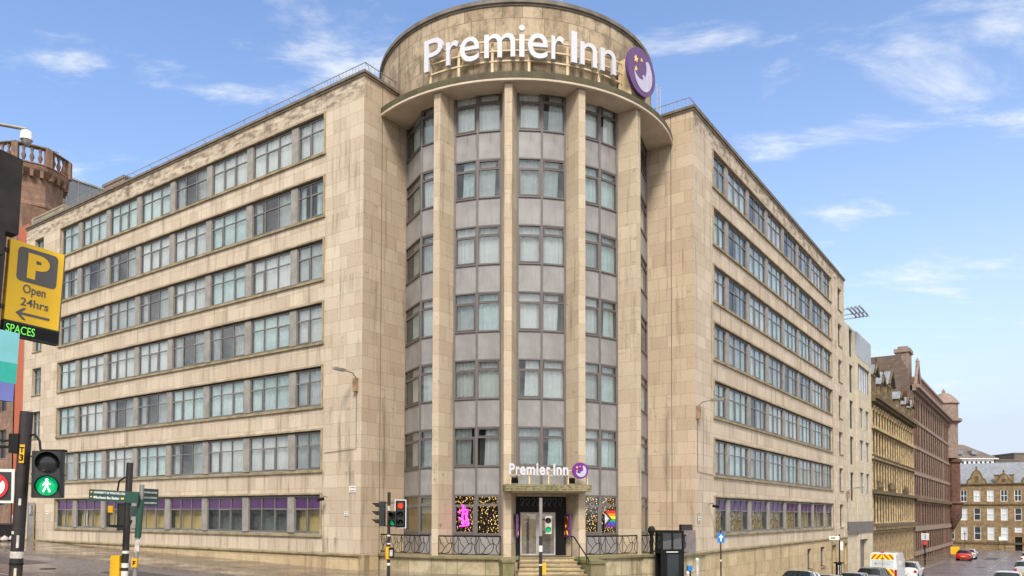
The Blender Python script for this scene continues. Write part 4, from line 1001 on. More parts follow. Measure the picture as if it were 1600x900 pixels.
# arches over the top-floor windows
for i in range(nb):
    mb = MB(); x = X0 + 0.6 + pit * (i + 0.5); rr0 = pit / 2 - 0.3
    mb.tube([(x + rr0 * math.cos(R(a)), 0.1, 10.75 + rr0 * math.sin(R(a))) for a in range(0, 181, 30)], 0.10, 'yeltrim', 5); part('arch_moulding', mb, b2, FR)
mb = MB()
zr = 13.0
mb.face([(X0, -0.6, 12.2), (X1, -0.6, 12.2), (X1, -1.6, zr), (X0, -1.6, zr)][::-1], [(0, 0)] * 4, 'slate'); mb.quad((X0, -1.6, zr), (X1, -1.6, zr), (X1, -12, zr), (X0, -12, zr), 'slate')
mb.face([(X1, -0.6, 12.2), (X1, -1.6, zr), (X1, -12, zr), (X1, -12, 12.2)], [(0, 0)] * 4, 'yel')
part('roof', mb, b2, FR)
for xc, wd, ht in ((-49.4, 2.2, 2.4), (-53.6, 1.8, 2.0), (-59.0, 3.6, 2.6), (-66.2, 1.8, 2.0), (-71.0, 1.8, 1.9), (-75.6, 2.0, 2.0)):
    mb = MB(); a, b = xc - wd / 2, xc + wd / 2; ze = 12.2 + ht; pk = ze + wd * 0.42
    n_ = 2 if wd < 3 else 3; ww = (wd - 0.5) / n_
    oo = [(a + 0.3 + ww * i, a + 0.3 + ww * i + ww - 0.12, 12.7, ze - 0.2) for i in range(n_)]
    mb.wall(a, b, 12.2, ze, 0.05, oo, 0.3, 'yel'); mb.box(a, b, -2.6, -0.26, 12.2, ze - 0.01, 'yel'); mb.quad((b, 0.05, 12.2), (b, -2, 12.2), (b, -2, ze), (b, 0.05, ze), 'yel'); mb.quad((a, 0.05, 12.2), (a, 0.05, ze), (a, -2, ze), (a, -2, 12.2), 'yel')
    mb.face([(b, 0.05, ze), (a, 0.05, ze), (xc, 0.05, pk)], [(0, 0)] * 3, 'yel')
    dm = part('dormer', mb, b2, FR); mb = MB()
    for s_ in (1, -1):
        e = xc + s_ * (wd / 2 + 0.2); mb.face([(e, 0.35, ze - 0.15), (xc, 0.35, pk + 0.12), (xc, -2.2, pk + 0.12), (e, -2.2, ze - 0.15)], [(0, 0)] * 4, 'slate'); mb.tube([(e, 0.35, ze - 0.15), (xc, 0.35, pk + 0.12)], 0.12, 'soottrim', 4)
    mb.lathe([(0.14, pk + .1), (0.06, pk + 0.4), (0.13, pk + 0.6), (0.02, pk + 0.9)], 'soottrim', 6, T=T(xc, 0.3, 0)); part('dormer_roof', mb, dm, FR)
    for o in oo: rwin(dm, FR @ T(o[0], 0.0, o[2]), o[1] - o[0], o[3] - o[2], fr='soottrim', mull=0)

M['red'] = stone('red_sandstone', '#6b4d3e', '#846855', '#4f3a31', bw=0.9, rh=0.45, stain=0.5, soot=0.2)
M['redtrim'] = plain('red_stone_trim', '#857367', 0.85, var=0.2, scale=1.5); M['reddark'] = plain('red_stone_dark', '#5c4033', 0.85, var=0.3, scale=2)
M['rubble'] = stone('gable_rubble', '#5f5048', '#77655a', '#46403a', bw=0.5, rh=0.28, stain=0.7, soot=0.3)
b3 = thing('red_sandstone_building', 'tall red sandstone block with corner turret at the far end of the street', 'building', FR @ T(-100, 0, -6.2))
X0, X1 = -127.0, -77.45; ops = []
rows = [(13.1, 16.0), (9.6, 12.5), (6.1, 9.0), (2.8, 5.4), (-1.4, 1.7), (-4.8, -2.2)]
cols = [(-79.6, 0.9), (-81.4, 0.9), (-83.2, 0.9)] + [(-86.4 - 2.75 * i, 1.25) for i in range(10)] + [(-116.2 - 2.6 * i, 1.0) for i in range(4)]
for (za, zb) in rows:
    for c_, w_ in cols: ops.append((c_ - w_ / 2, c_ + w_ / 2, za, zb))
for c_, w_ in cols: ops.append((c_ - w_ / 2, c_ + w_ / 2, -6.4, -5.5))
mb = MB(); mb.wall(X0, X1, -9.5, 16.7, 0, ops, 0.12, 'red'); mb.box(X0, X1, -14, -0.46, -9.5, 16.7, 'reddark'); mb.quad((X1, 0, -9), (X1, -14, -9), (X1, -14, 16.7), (X1, 0, 16.7), 'rubble')
mb.quad((X0, 0, -9.5), (X0, 0, 16.7), (X0, -14, 16.7), (X0, -14, -9.5), 'red')
mb.box(X0, -112.6, 0.001, 0.7, 12.6, 16.7, 'red') if False else None
part('wall', mb, b3, FR)
for i, o in enumerate(ops):
    if len([1 for x in COL.objects if x.parent == b3 and x.name.startswith('window')]) >= 100: break
    rwin(b3, FR @ T(o[0], 0.05, o[2]), o[1] - o[0], o[3] - o[2], fr='reddark', gl='glassfar', mull=0, trans=1)
rest = ops[i:] if i < len(ops) - 1 else []
if rest:
    mb = MB()
    for o in rest: mb.box(o[0], o[1], -0.12, -0.06, o[2], o[3], 'glassfar'); mb.box(o[0], o[1], -0.059, -0.04, (o[2] + o[3]) / 2 - 0.04, (o[2] + o[3]) / 2 + 0.04, 'reddark')
    part('basement_windows', mb, b3, FR, kind='stuff')
for (z0, z1, d, m) in ((16.7, 17.05, 0.45, 'redtrim'), (17.05, 17.5, 0.85, 'redtrim'), (12.55, 12.95, 0.12, 'redtrim'), (9.05, 9.45, 0.12, 'redtrim'), (5.45, 5.9, 0.12, 'redtrim'), (1.95, 2.4, 0.4, 'soottrim'), (-2.15, -1.5, 0.14, 'redtrim'), (-5.4, -4.9, 0.14, 'redtrim')):
    mb = MB(); mb.box(X0 + 0.4, X1, 0.001, d, z0, z1, m); part('cornice', mb, b3, FR)
mb = MB()
for i in range(11):
    x = -85.0 - 2.75 * i; mb.box(x - 0.28, x + 0.28, 0.001, 0.16, -4.88, 16.69, 'redtrim', T=None) if False else mb.box(x - 0.16, x + 0.16, 0.001, 0.05, 2.41, 16.69, 'redtrim')
part('pilasters', mb, b3, FR)
mb = MB()
mb.box(-112.5, X1 - 6, -1.2, 0.1, 17.5, 19.2, 'red'); mb.box(-112.5, X1 - 6, -1.3, 0.25, 19.2, 19.5, 'redtrim')
for i in range(12): mb.box(-85 - 2.2 * i, -84.2 - 2.2 * i, 0.1, 0.14, 17.8, 18.9, 'reddark')
part('parapet', mb, b3, FR)
mb = MB(); mb.face([(X0, -1.5, 17.5), (X1, -1.5, 17.5), (X1, -5.5, 21.3), (X0, -5.5, 21.3)][::-1], [(0, 0)] * 4, 'slate'); mb.quad((X0, -5.5, 21.3), (X1, -5.5, 21.3), (X1, -14, 21.3), (X0, -14, 21.3), 'slate')
mb.box(X1 - 0.5, X1 + 0.01, -14, -1.3, 16.6, 21.7, 'rubble'); mb.face([(X1, -0.2, 16.7), (X1, -0.5, 19.6), (X1, -1.3, 21.2), (X1, -1.3, 16.7)], [(0, 16.7), (.3, 19.6), (1.3, 21.2), (1.3, 16.7)], 'rubble'); part('roof', mb, b3, FR)
mb = MB(); mb.box(-82, -79.2, -2.2, -0.6, 17.5, 22.3, 'redtrim'); mb.box(-82.2, -79.0, -2.4, -0.4, 22.3, 22.8, 'redtrim'); mb.box(-81.6, -79.6, -2.0, -0.8, 22.8, 23.2, 'redtrim'); part('chimney', mb, b3, FR)
mb = MB(); mb.face([(-78.2, 0.2, 17.5), (-82.8, 0.2, 17.5), (-80.5, 0.2, 20.9)], [(0, 0), (4.6, 0), (2.3, 4)], 'red'); mb.box(-82.8, -78.2, -1.5, 0.19, 17.5, 18.5, 'red'); mb.tube([(-78, 0.3, 17.5), (-80.5, 0.3, 21.1), (-83, 0.3, 17.5)], 0.22, 'redtrim', 5); mb.lathe([(0.3, 0), (0.15, .3), (0.02, .6)], 'redtrim', 8, T=T(-80.5, 0.3, 21.0)); part('gable', mb, b3, FR)
mb = MB(); Tt = T(-124.4, 0.4, 0)
mb.lathe([(0.2, -2.6), (0.9, -1.2), (1.4, -0.4), (1.5, 1.9), (1.8, 2.2), (1.25, 2.6), (1.25, 9.4), (1.55, 9.7), (1.55, 10.2), (1.1, 10.4)], 'reddark', 10, T=Tt); part('oriel_turret', mb, b3, FR)
mb = MB(); mb.lathe([(2.2, 10.4), (2.2, 16.7), (2.9, 17.1), (2.9, 17.6), (2.3, 17.7), (2.3, 20.2), (2.6, 20.4), (1.9, 21.4), (1.1, 22.2), (0.3, 22.5), (0.3, 22.8), (0.02, 23.3)], 'redtrim', 12, T=T(-124.0, -0.8, 0)); part('corner_dome', mb, b3, FR)

# terrace closing the street
M['brown'] = stone('brown_sandstone', '#806a4c', '#a08864', '#574833', bw=0.7, rh=0.33, stain=0.8, soot=0.35)
FB = frame(111.8, 142.6, 0, dL, nL)
b4 = thing('gabled_stone_terrace', 'brown sandstone building with curly gables and white sash windows facing down the street', 'building', FB @ T(14, 0, -6.8))
ops = []; xs4 = [25.35 - 2.29 * i for i in range(-1, 14)]
for x in xs4:
    for (za, zb) in ((2.8, 5.1), (-0.97, 1.47), (-4.9, -2.25)):
        if abs(x - 13.9) < 0.3 and za < -2: ops.append((x - .6, x + .6, -3.3, -2.3)); ops.append((x - .6, x + .6, -7.4, -4.2)); continue
        ops.append((x - 0.575, x + 0.575, za, zb))
mb = MB(); mb.wall(-12, 40, -9, 6.3, 0, ops, 0.3, 'brown'); mb.box(-12, 40, -10, -0.31, -9, 6.3, 'soottrim'); part('wall', mb, b4, FB)
for i, o in enumerate(ops):
    if o[2] < -7: 
        mb = MB(); mb.box(o[0], o[1], -0.28, -0.2, o[2], o[3], 'black'); part('door', mb, b4, FB); continue
    rwin(b4, FB @ T(o[0], -0.02, o[2]), o[1] - o[0], o[3] - o[2], fr='white', gl=('glasspale' if rnd.random() < 0.5 else 'glassdark'), mull=1 if o[2] > 2 else 0, trans=1, fw=0.09)
for z0, z1, d in ((2.1, 2.35, 0.2), (6.2, 6.45, 0.3), (-5.7, -5.3, 0.12)):
    mb = MB(); mb.box(-12, 40, 0.001, d, z0, z1, 'soottrim'); part('cornice', mb, b4, FB)
for x, w_, h_ in ((20.8, 3.2, 2.7), (16.2, 2.8, 1.9), (11.7, 3.0, 2.6), (25.3, 2.8, 1.9), (7.0, 2.8, 1.9), (2.4, 3.0, 2.6)):
    half = [(w_ / 2, 0), (w_ / 2 - .15, 0.25 * h_), (w_ * 0.3, 0.4 * h_), (w_ * 0.24, 0.62 * h_), (w_ * 0.15, 0.85 * h_), (0, h_)]
    pl = [(x - a, 6.45 + b) for a, b in half] + [(x + a, 6.45 + b) for a, b in reversed(half[:-1])]
    mb = MB(); mb.face([(a, 0.05, b) for a, b in pl], [(a, b) for a, b in pl], 'brown'); mb.face([(a, -0.6, b) for a, b in reversed(pl)], [(a, b) for a, b in pl], 'brown'); mb.tube([(a, -0.1, b) for a, b in pl], 0.2, 'soottrim', 5); mb.lathe([(0.25, 0), (.1, .3), (.2, .5), (0.02, .9)], 'soottrim', 6, T=T(x, -.1, 6.4 + h_))
    mb.box(x - 0.35, x + 0.35, 0.06, 0.1, 6.7, 7.9 if h_ > 2.2 else 7.3, 'soottrim'); part('gable', mb, b4, FB)
mb = MB(); mb.face([(-12, -0.5, 6.3), (40, -0.5, 6.3), (40, -7, 10.9), (-12, -7, 10.9)][::-1], [(0, 0)] * 4, 'slate'); mb.box(-12, 40, -10, -7, 6, 10.9, 'slate'); part('roof', mb, b4, FB)
for x in (24.1, 17.4, 14.9, 9, 4.5):
    mb = MB(); mb.box(x - 0.4, x + 0.4, -1.2, -0.4, 6.3, 8.0, 'brown'); mb.box(x - 0.5, x + 0.5, -1.3, -0.3, 8.0, 8.15, 'soottrim'); part('chimney', mb, b4, FB)
# hotel block far behind
b5 = thing('distant_white_building', 'distant white storey under a brown pitched roof above the slate roof', 'building', T(128, 220, -7))
F5 = front((114.0, 215, 0), (1, 0.0)); mb = MB(); mb.box(0, 22.8, 0, 30, -8, 16.0, 'white'); part('wall', mb, b5, F5)
M['broofs'] = plain('brown_roof', '#6b6058', 0.8, var=0.2, scale=0.4)
mb = MB(); mb.face([(-1, -0.7, 16.0), (23.8, -0.7, 16.0), (19, 8, 20.6), (-1, 8, 20.6)], [(0, 0)] * 4, 'broofs'); mb.face([(23.8, -0.7, 16), (23.8, 30, 16), (19, 22, 20.6), (19, 8, 20.6)], [(0, 0)] * 4, 'broofs'); mb.face([(-1, 8, 20.6), (19, 8, 20.6), (19, 22, 20.6), (-1, 22, 20.6)], [(0, 0)] * 4, 'broofs'); mb.box(-1, 23.8, -0.7, 0.2, 15.8, 16.0, 'white'); part('roof', mb, b5, F5)
for i in range(9):
    mb = MB(); mb.box(11.2 + 1.28 * i - 0, 11.2 + 1.28 * i + 0.6, -0.05, 0.1, 14.0, 15.2, 'glassdark'); part('window', mb, b5, F5)
for x in (13, 17):
    mb = MB(); mb.box(x, x + 1.6, 0.6, 3, 17.2, 18.3, 'slate'); part('roof_light', mb, b5, F5)
b6 = thing('distant_brown_building', 'distant plain dark brown flat-roofed block at the right edge of the photo', 'building', T(150, 222, -7))
mb = MB(); mb.box(137.2, 144.6, 216, 240, -8, 15.5, 'broofs'); mb.box(144.6, 175, 218, 240, -8, 17.6, 'broofs'); part('wall', mb, b6, Matrix.Identity(4))
mb = MB(); mb.box(137, 144.4, 215.8, 240, 15.5, 15.8, 'coping'); mb.box(144.4, 175, 217.8, 240, 17.6, 17.9, 'coping'); part('roof', mb, b6, Matrix.Identity(4))

# ------------------------------------------------------------------ left: red tenement with turret
M['redpaint'] = stone('orange_red_wall', '#a85a3f', '#ad6145', '#964f38', bw=2, rh=1, stain=0.3); M['redturret'] = stone('turret_sandstone', '#7f6252', '#957663', '#55443a', bw=0.7, rh=0.4, stain=0.8, soot=0.45)
b7 = thing('red_turret_building', 'red sandstone building with octagonal balustraded turret beyond the left end of the hotel', 'building', FL @ T(38, 0, -2))
mb = MB(); mb.wall(35.25, 36.9, -4, 21.0, -0.12, [], 0.2, 'redpaint'); mb.box(35.25, 36.9, -12, -0.2, -4, 21.5, 'redpaint'); part('painted_wall', mb, b7, FL)
ops = [(38.0 + 3.0 * i, 39.2 + 3.0 * i, 0.5 + 3.6 * k, 2.7 + 3.6 * k) for i in range(5) for k in range(5)]
mb = MB(); mb.wall(36.91, 54, -4, 21.0, -0.05, ops, 0.3, 'redturret'); mb.box(36.91, 54, -12, -0.36, -4, 23.5, 'redturret'); part('wall', mb, b7, FL)
for o in ops: rwin(b7, FL @ T(o[0], -0.1, o[2]), o[1] - o[0], o[3] - o[2], fr='wframe', mull=0)
mb = MB(); M['seam'] = plain('standing_seam', '#6f757b', 0.4, 0.4, var=0.1); mb.box(43.7, 54, -30, -6.0, 21, 29.4, 'seam'); mb.box(43.6, 54, -30.1, -5.9, 29.4, 29.55, 'chrome')
for i in range(20): mb.box(43.63, 43.7, -6.6 - 1.0 * i, -6.55 - 1.0 * i, 21, 29.4, 'chrome')
part('metal_penthouse', mb, b7, FL)
mb = MB(); mb.box(41.5, 43.6, -18, -6.2, 19, 26.2, 'redturret'); part('rear_gable', mb, b7, FL)
Ft = T(-38.9, 61.5, 0) @ RZ(14); pr = 2.55
mb = MB(); mb.lathe([(pr, 10), (pr, 24.1), (pr + 0.12, 24.2), (pr + .12, 24.4), (pr, 24.5), (pr, 26.5), (pr + 0.45, 27.0), (pr + 0.5, 27.3)], 'redturret', 8, T=Matrix.Identity(4), cap1=True)
for f in range(len(mb.smooth)): mb.smooth[f] = False
tu = part('turret', mb, b7, Ft)
mb = MB(); mb.box(-.3, .3, -.3, .3, 0, 0.1, 'redturret') if False else None
for k in range(8):
    a = R(45 * k + 22.5); 
    for j in range(3):
        mb = MB(); a2 = R(45 * k + 45 * (j + .5) / 3); rr = (pr + 0.2) * math.cos(R(22.5)) / math.cos(a2 - a) ; mb.box(-0.12, 0.12, -0.12, 0.2, 26.4, 27.0, 'redturret', T=Matrix.Rotation(a2 + math.pi / 2, 4, 'Z') @ T(0, -rr, 0) if False else T(rr * math.cos(a2), rr * math.sin(a2), 0) @ Matrix.Rotation(a - math.pi / 2, 4, 'Z')); part('corbel', mb, tu, Ft)
bal = MB(); ro = pr + 0.36
for k in range(8):
    a0, a1 = R(45 * k), R(45 * (k + 1)); p0 = Vector((ro * math.cos(a0), ro * math.sin(a0))); p1 = Vector((ro * math.cos(a1), ro * math.sin(a1)))
    bal.box(-0.22, 0.22, -0.22, 0.22, 27.3, 28.75, 'redturret', T=T(p0.x, p0.y, 0) @ Matrix.Rotation(a0, 4, 'Z'))
    bal.tube([(p0.x, p0.y, 28.75), (p1.x, p1.y, 28.75)], 0.18, 'soottrim', 4); bal.tube([(p0.x, p0.y, 27.4), (p1.x, p1.y, 27.4)], 0.14, 'redturret', 4)
    for j in range(1, 4):
        q = p0 + (p1 - p0) * j / 4; bal.lathe([(0.14, 27.4), (0.07, 27.55), (0.19, 27.9), (0.08, 28.25), (0.15, 28.6)], 'redturret', 8, T=T(q.x, q.y, 0))
part('balustrade', bal, tu, Ft)
mb = MB(); mb.tube([(1.9, 1.2, 27.2), (1.9, 1.2, 30.2)], 0.04, 'chrome', 5); mb.tube([(1.9, 1.2, 30.0), (1.2, 1.0, 30.1)], 0.03, 'chrome', 4); part('aerial', mb, tu, Ft)
mb = MB(); mb.box(35.4, 36.8, -0.11, -0.1, -0.9, -0.1, 'white')
gr = MB(); text(gr, 'NCOOL', 0, 0, 0.75, 'white', width=1.35, depth=0.01, bold=0.03)
link('graffiti', gr.mesh('graffiti'), FL @ Matrix.Rotation(math.pi, 4, 'Z') @ T(-36.75, 0.1, -0.9), None, 'white graffiti tag scrawled on the orange red wall', 'graffiti')

# ------------------------------------------------------------------ street furniture
M['red_on'] = plain('lamp_red_lit', '#ff3020', 0.3, emit='#ff2a14', es=2.2); M['green_on'] = plain('lamp_green_lit', '#008f58', 0.3, emit='#009a5c', es=0.5); M['manwhite'] = plain('walking_figure_lit', '#e8fff4', 0.3, emit='#e8fff4', es=1.0)
M['lensoff'] = plain('lens_off', '#2a2b2c', 0.15, var=0.1); M['yellow'] = plain('yellow_plastic', '#e0a81c', 0.45, var=0.1); M['sticker'] = plain('sticker_pale', '#b9b4ac', 0.6, var=0.3, scale=9); M['housing'] = plain('signal_housing', '#262b2b', 0.5, var=0.2, scale=8)
M['signgreen'] = plain('sign_dark_green', '#25493f', 0.45, var=0.1); M['signblue'] = plain('sign_blue', '#1d76bf', 0.4); M['signred'] = plain('sign_red', '#c3262b', 0.4)
def post(t_, r, h_, m='pole', lean=(0, 0), name='pole'):
    mb = MB(); mb.tube([(0, 0, 0), (lean[0], lean[1], h_)], r, m, 16); return part(name, mb, t_)
def signal_head(parent, F, lamps, w_=0.30, sp=0.33, lens=0.1, board=False, housing='housing', visor=0.2):
    """lamps from the top down: colour material, 'off' or 'man'"""
    n = len(lamps); H = sp * n; mb = MB()
    mb.prism([(-w_ / 2, -0.02), (-w_ / 2 + .03, -0.05), (w_ / 2 - .03, -0.05), (w_ / 2, -0.02), (w_ / 2, 0.14), (w_ / 2 - .04, 0.19), (-w_ / 2 + .04, 0.19), (-w_ / 2, 0.14)], 0, H, housing)
    for i in range(1, n): mb.box(-w_ / 2 - .006, w_ / 2 + .006, -0.03, 0.15, sp * i - 0.008, sp * i + 0.008, housing)
    hd = part('signal_head', mb, parent, F)
    if board:
        mb = MB(); mb.box(-w_ / 2 - 0.08, w_ / 2 + 0.08, 0.02, 0.03, -0.08, H + 0.08, 'white'); mb.box(-w_ / 2 - 0.05, w_ / 2 + 0.05, 0.012, 0.019, -0.05, H + 0.05, 'blacksoft'); part('backing_board', mb, hd, F)
    for i, l in enumerate(lamps):
        z = H - sp * (i + 0.5); mt = {'red': 'red_on', 'green': 'green_on', 'off': 'lensoff', 'man': 'green_on'}[l]
        Fz = T(0, -0.05, z) @ Matrix.Rotation(R(90), 4, 'X')
        mb = MB(); mb.lathe([(lens * 1.02, -0.01), (lens, 0.015), (lens * 0.6, 0.035), (0.001, 0.042)], mt, 24, T=Fz, cap0=False); ln = part('lens', mb, hd, F)
        if l == 'man':
            mb = MB(); s = lens * 0.75; y = -0.05 - 0.05
            disc(mb, 0.02 * s, z + 0.86 * s, 0.17 * s, y - 0.008, y, 'manwhite', 12)
            for pl in ([(-0.16, .6), (-0.14, -0.1), (0.16, -0.1), (0.2, .6)], [(-0.12, 0.55), (-0.5, 0.12), (-0.42, 0.02), (-0.08, 0.34)], [(0.15, 0.55), (0.12, 0.4), (0.42, 0.14), (0.5, 0.22)], [(-0.14, -0.05), (-0.5, -0.8), (-0.34, -0.88), (0.06, -0.08)], [(-0.02, -0.06), (0.36, -0.9), (0.52, -0.82), (0.16, -0.05)]):
                plate(mb, [(a * s, z + b * s) for a, b in pl], y - 0.008, y, 'manwhite')
            part('walking_figure', mb, ln, F)
        mb = MB(); k = 14
        for q in range(k):                       # hood over the lens, open below
            a0, a1 = R(-25 + 230 * q / k), R(-25 + 230 * (q + 1) / k); rr = lens * 1.1
            dep = lambda a: 0.05 + visor * max(0.15, math.sin(a) * 0.5 + 0.5)
            for r_, fl in ((rr, False), (rr - 0.008, True)):
                pts = [(r_ * math.cos(a0), -0.05, z + r_ * math.sin(a0)), (r_ * math.cos(a1), -0.05, z + r_ * math.sin(a1)), (r_ * math.cos(a1), -0.05 - dep(a1), z + r_ * math.sin(a1)), (r_ * math.cos(a0), -0.05 - dep(a0), z + r_ * math.sin(a0))]
                mb.face(pts[::-1] if fl else pts, [(0, 0)] * 4, 'blacksoft', True)
        part('hood', mb, hd, F)
    return hd
def tags(t_, specs):
    for z, h_, m, r in specs:
        mb = MB(); mb.tube([(0, 0, z), (0, 0, z + h_)], r, m, 16); part('sticker' if m != 'chrome' else 'clamp', mb, t_)
# signal post at the left with the green man
z0 = gz(-5.11, 8) + 0.12; H = 1.06 - z0
def lean_frame(x, y, z, ax_): return T(x, y, z) @ Matrix.Rotation(ax_, 4, 'Y')
Fp = lean_frame(-5.19, 8.0, z0, 0.045)
sp1 = thing('signal_post', 'dark traffic signal post with green walking man and square sign at the left edge', 'traffic light', Fp)
post(sp1, 0.062, H + 0.0); tags(sp1, ((H - 1.53, 0.07, 'sticker', 0.0635), (H - 1.60, 0.02, 'blacksoft', 0.066)))
for dx_, z_, hh_ in ((0.03, H - 0.98, 0.07), (0.035, H - 1.42, 0.13), (-0.02, H - 1.28, 0.03), (0.03, H - 1.75, 0.12)):
    mb = MB(); mb.box(dx_ - 0.012, dx_ + 0.012, -0.062, -0.05, z_, z_ + hh_, 'sticker'); part('sticker', mb, sp1)
mb = MB(); mb.box(-0.004, 0.046, -0.068, -0.06, H - 0.54, H - 0.35, 'yellow'); text(mb, 'T', 0.021, H - 0.43, 0.055, 'black', y=-0.068, depth=0.004, align='c', bold=.03); text(mb, '3', 0.021, H - 0.52, 0.07, 'black', y=-0.068, depth=0.004, align='c', bold=.03); part('number_label', mb, sp1)
Fh = front((-4.745, 7.93, 0.155), (0.90, 0.43))
signal_head(sp1, Fh, ['off', 'man'], w_=0.285, sp=0.24, lens=0.098, visor=0.03)
mb = MB(); mb.tube([(-5.0, 8.0, 0.8), (-4.93, 8.0, 0.82), (-4.88, 8, 0.75), (-4.87, 8.0, 0.66), (-4.82, 8.0, 0.60)], 0.012, 'blacksoft', 6); mb.tube([(-5.0, 8, 0.85), (-5.02, 8, 0.62), (-4.9, 8.0, 0.56), (-4.7, 8.05, 0.655)], 0.008, 'blacksoft', 5); mb.box(-4.85, -4.62, 7.98, 8.06, 0.635, 0.66, 'blacksoft'); part('head_bracket', mb, sp1, Matrix.Identity(4))
mb = MB(); mb.tube([(-5.08, 8, 0.77), (-5.25, 8, 0.75), (-5.5, 8, 0.79)], 0.012, 'blacksoft', 5); mb.tube([(-5.08, 8, 0.69), (-5.5, 8, 0.68)], 0.014, 'blacksoft', 5); mb.box(-5.16, -5.06, 7.93, 8.07, 0.62, 0.82, 'blacksoft'); part('upper_bracket', mb, sp1, Matrix.Identity(4))
Fq = front((-5.30, 8.0, 0.1), (0.97, 0.24)); mb = MB(); mb.box(-0.21, 0.155, -0.02, 0.0, 0, 0.355, 'plate'); mb.box(-0.18, 0.125, -0.027, -0.021, 0.03, 0.325, 'housing'); mb.box(-0.2, 0.20, 0.001, 0.09, 0.03, 0.33, 'housing')
sq = part('box_sign', mb, sp1, Fq); mb = MB(); disc(mb, -0.03, 0.175, 0.135, -0.04, -0.028, 'signred'); disc(mb, -0.03, 0.175, 0.105, -0.045, -0.041, 'white'); plate(mb, [(-0.03 + a, 0.175 + b) for a, b in ((-0.085, -0.065), (-0.065, -0.085), (0.085, 0.065), (0.065, 0.085))], -0.052, -0.046, 'signred')
plate(mb, [(-0.03 + a, 0.175 + b) for a, b in ((0.02, -0.07), (0.045, -0.07), (0.045, 0.03), (-0.02, 0.03), (-0.02, 0.06), (-0.075, 0.017), (-0.02, -0.025), (-0.02, 0.005), (0.02, 0.005))], -0.049, -0.046, 'black'); part('no_turn_disc', mb, sq, Fq)
mb = MB(); Fy = Fp; mb.prism([(-0.02, -0.14), (0.2, -0.14), (0.2, 0.02), (-0.02, 0.02)], H - 2.15, H - 1.72 - 0.02, 'yellow'); part('push_button', mb, sp1)
# second post with a push button box, and the leaning finger post
z0 = gz(-6.75, 13.7) + 0.12; H = 0.9 - z0; Fp = lean_frame(-6.84, 13.7, z0, 0.03)
sp2 = thing('signal_post', 'slim dark signal post with yellow push-button box beside the leaning finger post', 'traffic light', Fp); post(sp2, 0.057, H)
tags(sp2, ((H - 1.62, 0.05, 'plate', 0.0595), (H - 1.87, 0.08, 'plate', 0.0595), (H - 2.03, 0.1, 'plate', 0.059)))
mb = MB(); mb.box(-0.215, -0.06, -0.09, 0.07, H - 2.3, H - 1.66, 'yellow'); 
for j in range(10): mb.box(-0.22, -0.16, -0.095, -0.088, H - 2.28 + j * 0.06, H - 2.25 + j * 0.06, 'yellow')
part('push_button', mb, sp2)
Fs = T(-6.98, 13.9, -0.02) @ RZ(100)
signal_head(sp2, T(-6.93, 13.95, -0.32) @ RZ(100) @ Matrix.Scale(0.62, 4), ['off', 'off'], w_=0.22, sp=0.4, lens=0.1, visor=0.1)
mb = MB(); mb.tube([(-0.03, 0.03, H - 0.23), (-0.2, 0.05, H - 0.33), (-0.25, 0.1, H - 0.5)], 0.015, 'blacksoft', 6); mb.box(-0.32, -0.02, 0.0, 0.06, H - 0.58, H - 0.53, 'blacksoft'); mb.box(-0.32, -0.02, 0.0, 0.06, H - 1.16, H - 1.12, 'blacksoft'); mb.box(-0.34, -0.25, -0.03, 0.02, H - 0.9, H - 0.78, 'yellow'); part('bracket', mb, sp2)
z0 = gz(-6.3, 13.0) + 0.12; H = 0.54 - z0; Fp = lean_frame(-6.38, 13.0, z0, 0.065)
fpst = thing('finger_post', 'leaning grey pole carrying dark green direction boards', 'direction sign', Fp); post(fpst, 0.038, H - 0.05, 'chrome', (0, 0))
mb = MB(); mb.tube([(0, 0, H - 0.95), (0, 0, H - 0.3)], 0.052, 'signgreen', 12); part('sleeve', mb, fpst)
mb = MB(); mb.box(-0.045, 0.045, -0.055, -0.04, H - 1.45, H - 1.31, 'yellow'); mb.tube([(0, 0, H - 1.45), (0, 0, H - 1.3)], 0.042, 'yellow', 12); text(mb, 'F', 0, H - 1.42, 0.08, 'black', y=-0.055, depth=0.004, align='c', bold=.04); part('number_label', mb, fpst)
mb = MB(); mb.tube([(0, 0, H - 1.2), (0, 0, H - 1.0)], 0.042, 'sticker', 12); mb.box(-0.01, 0.06, -0.05, -0.03, H - 1.18, H - 0.98, 'sticker'); part('sticker', mb, fpst)
Fb = front((-7.02, 12.92, 0.23), (0.995, -0.02)) @ Matrix.Rotation(0.055, 4, 'Y'); mb = MB(); mb.box(0, 0.84, -0.03, 0.0, -0.02, 0.17, 'signgreen')
bd = part('direction_board', mb, fpst, Fb); mb = MB()
text(mb, 'UNIVERSITY OF STRATHCLYDE', 0.085, 0.105, 0.036, 'white', y=-0.031, width=0.53, depth=0.004, bold=0.02); text(mb, 'Buchanan Bus Station', 0.12, 0.02, 0.045, 'white', y=-0.031, width=0.40, depth=0.004, bold=0.02); mb.box(0.55, 0.60, -0.034, -0.0305, 0.03, 0.055, 'star')
for z in (0.045, 0.125): plate(mb, [(0.03, z - 0.01), (0.055, z - 0.01), (0.055, z + 0.012), (0.03, z + 0.012)], -0.034, -0.0305, 'star')
mb.box(0.085, 0.11, -0.034, -0.0305, 0.025, 0.06, 'white')
part('lettering', mb, bd, Fb)
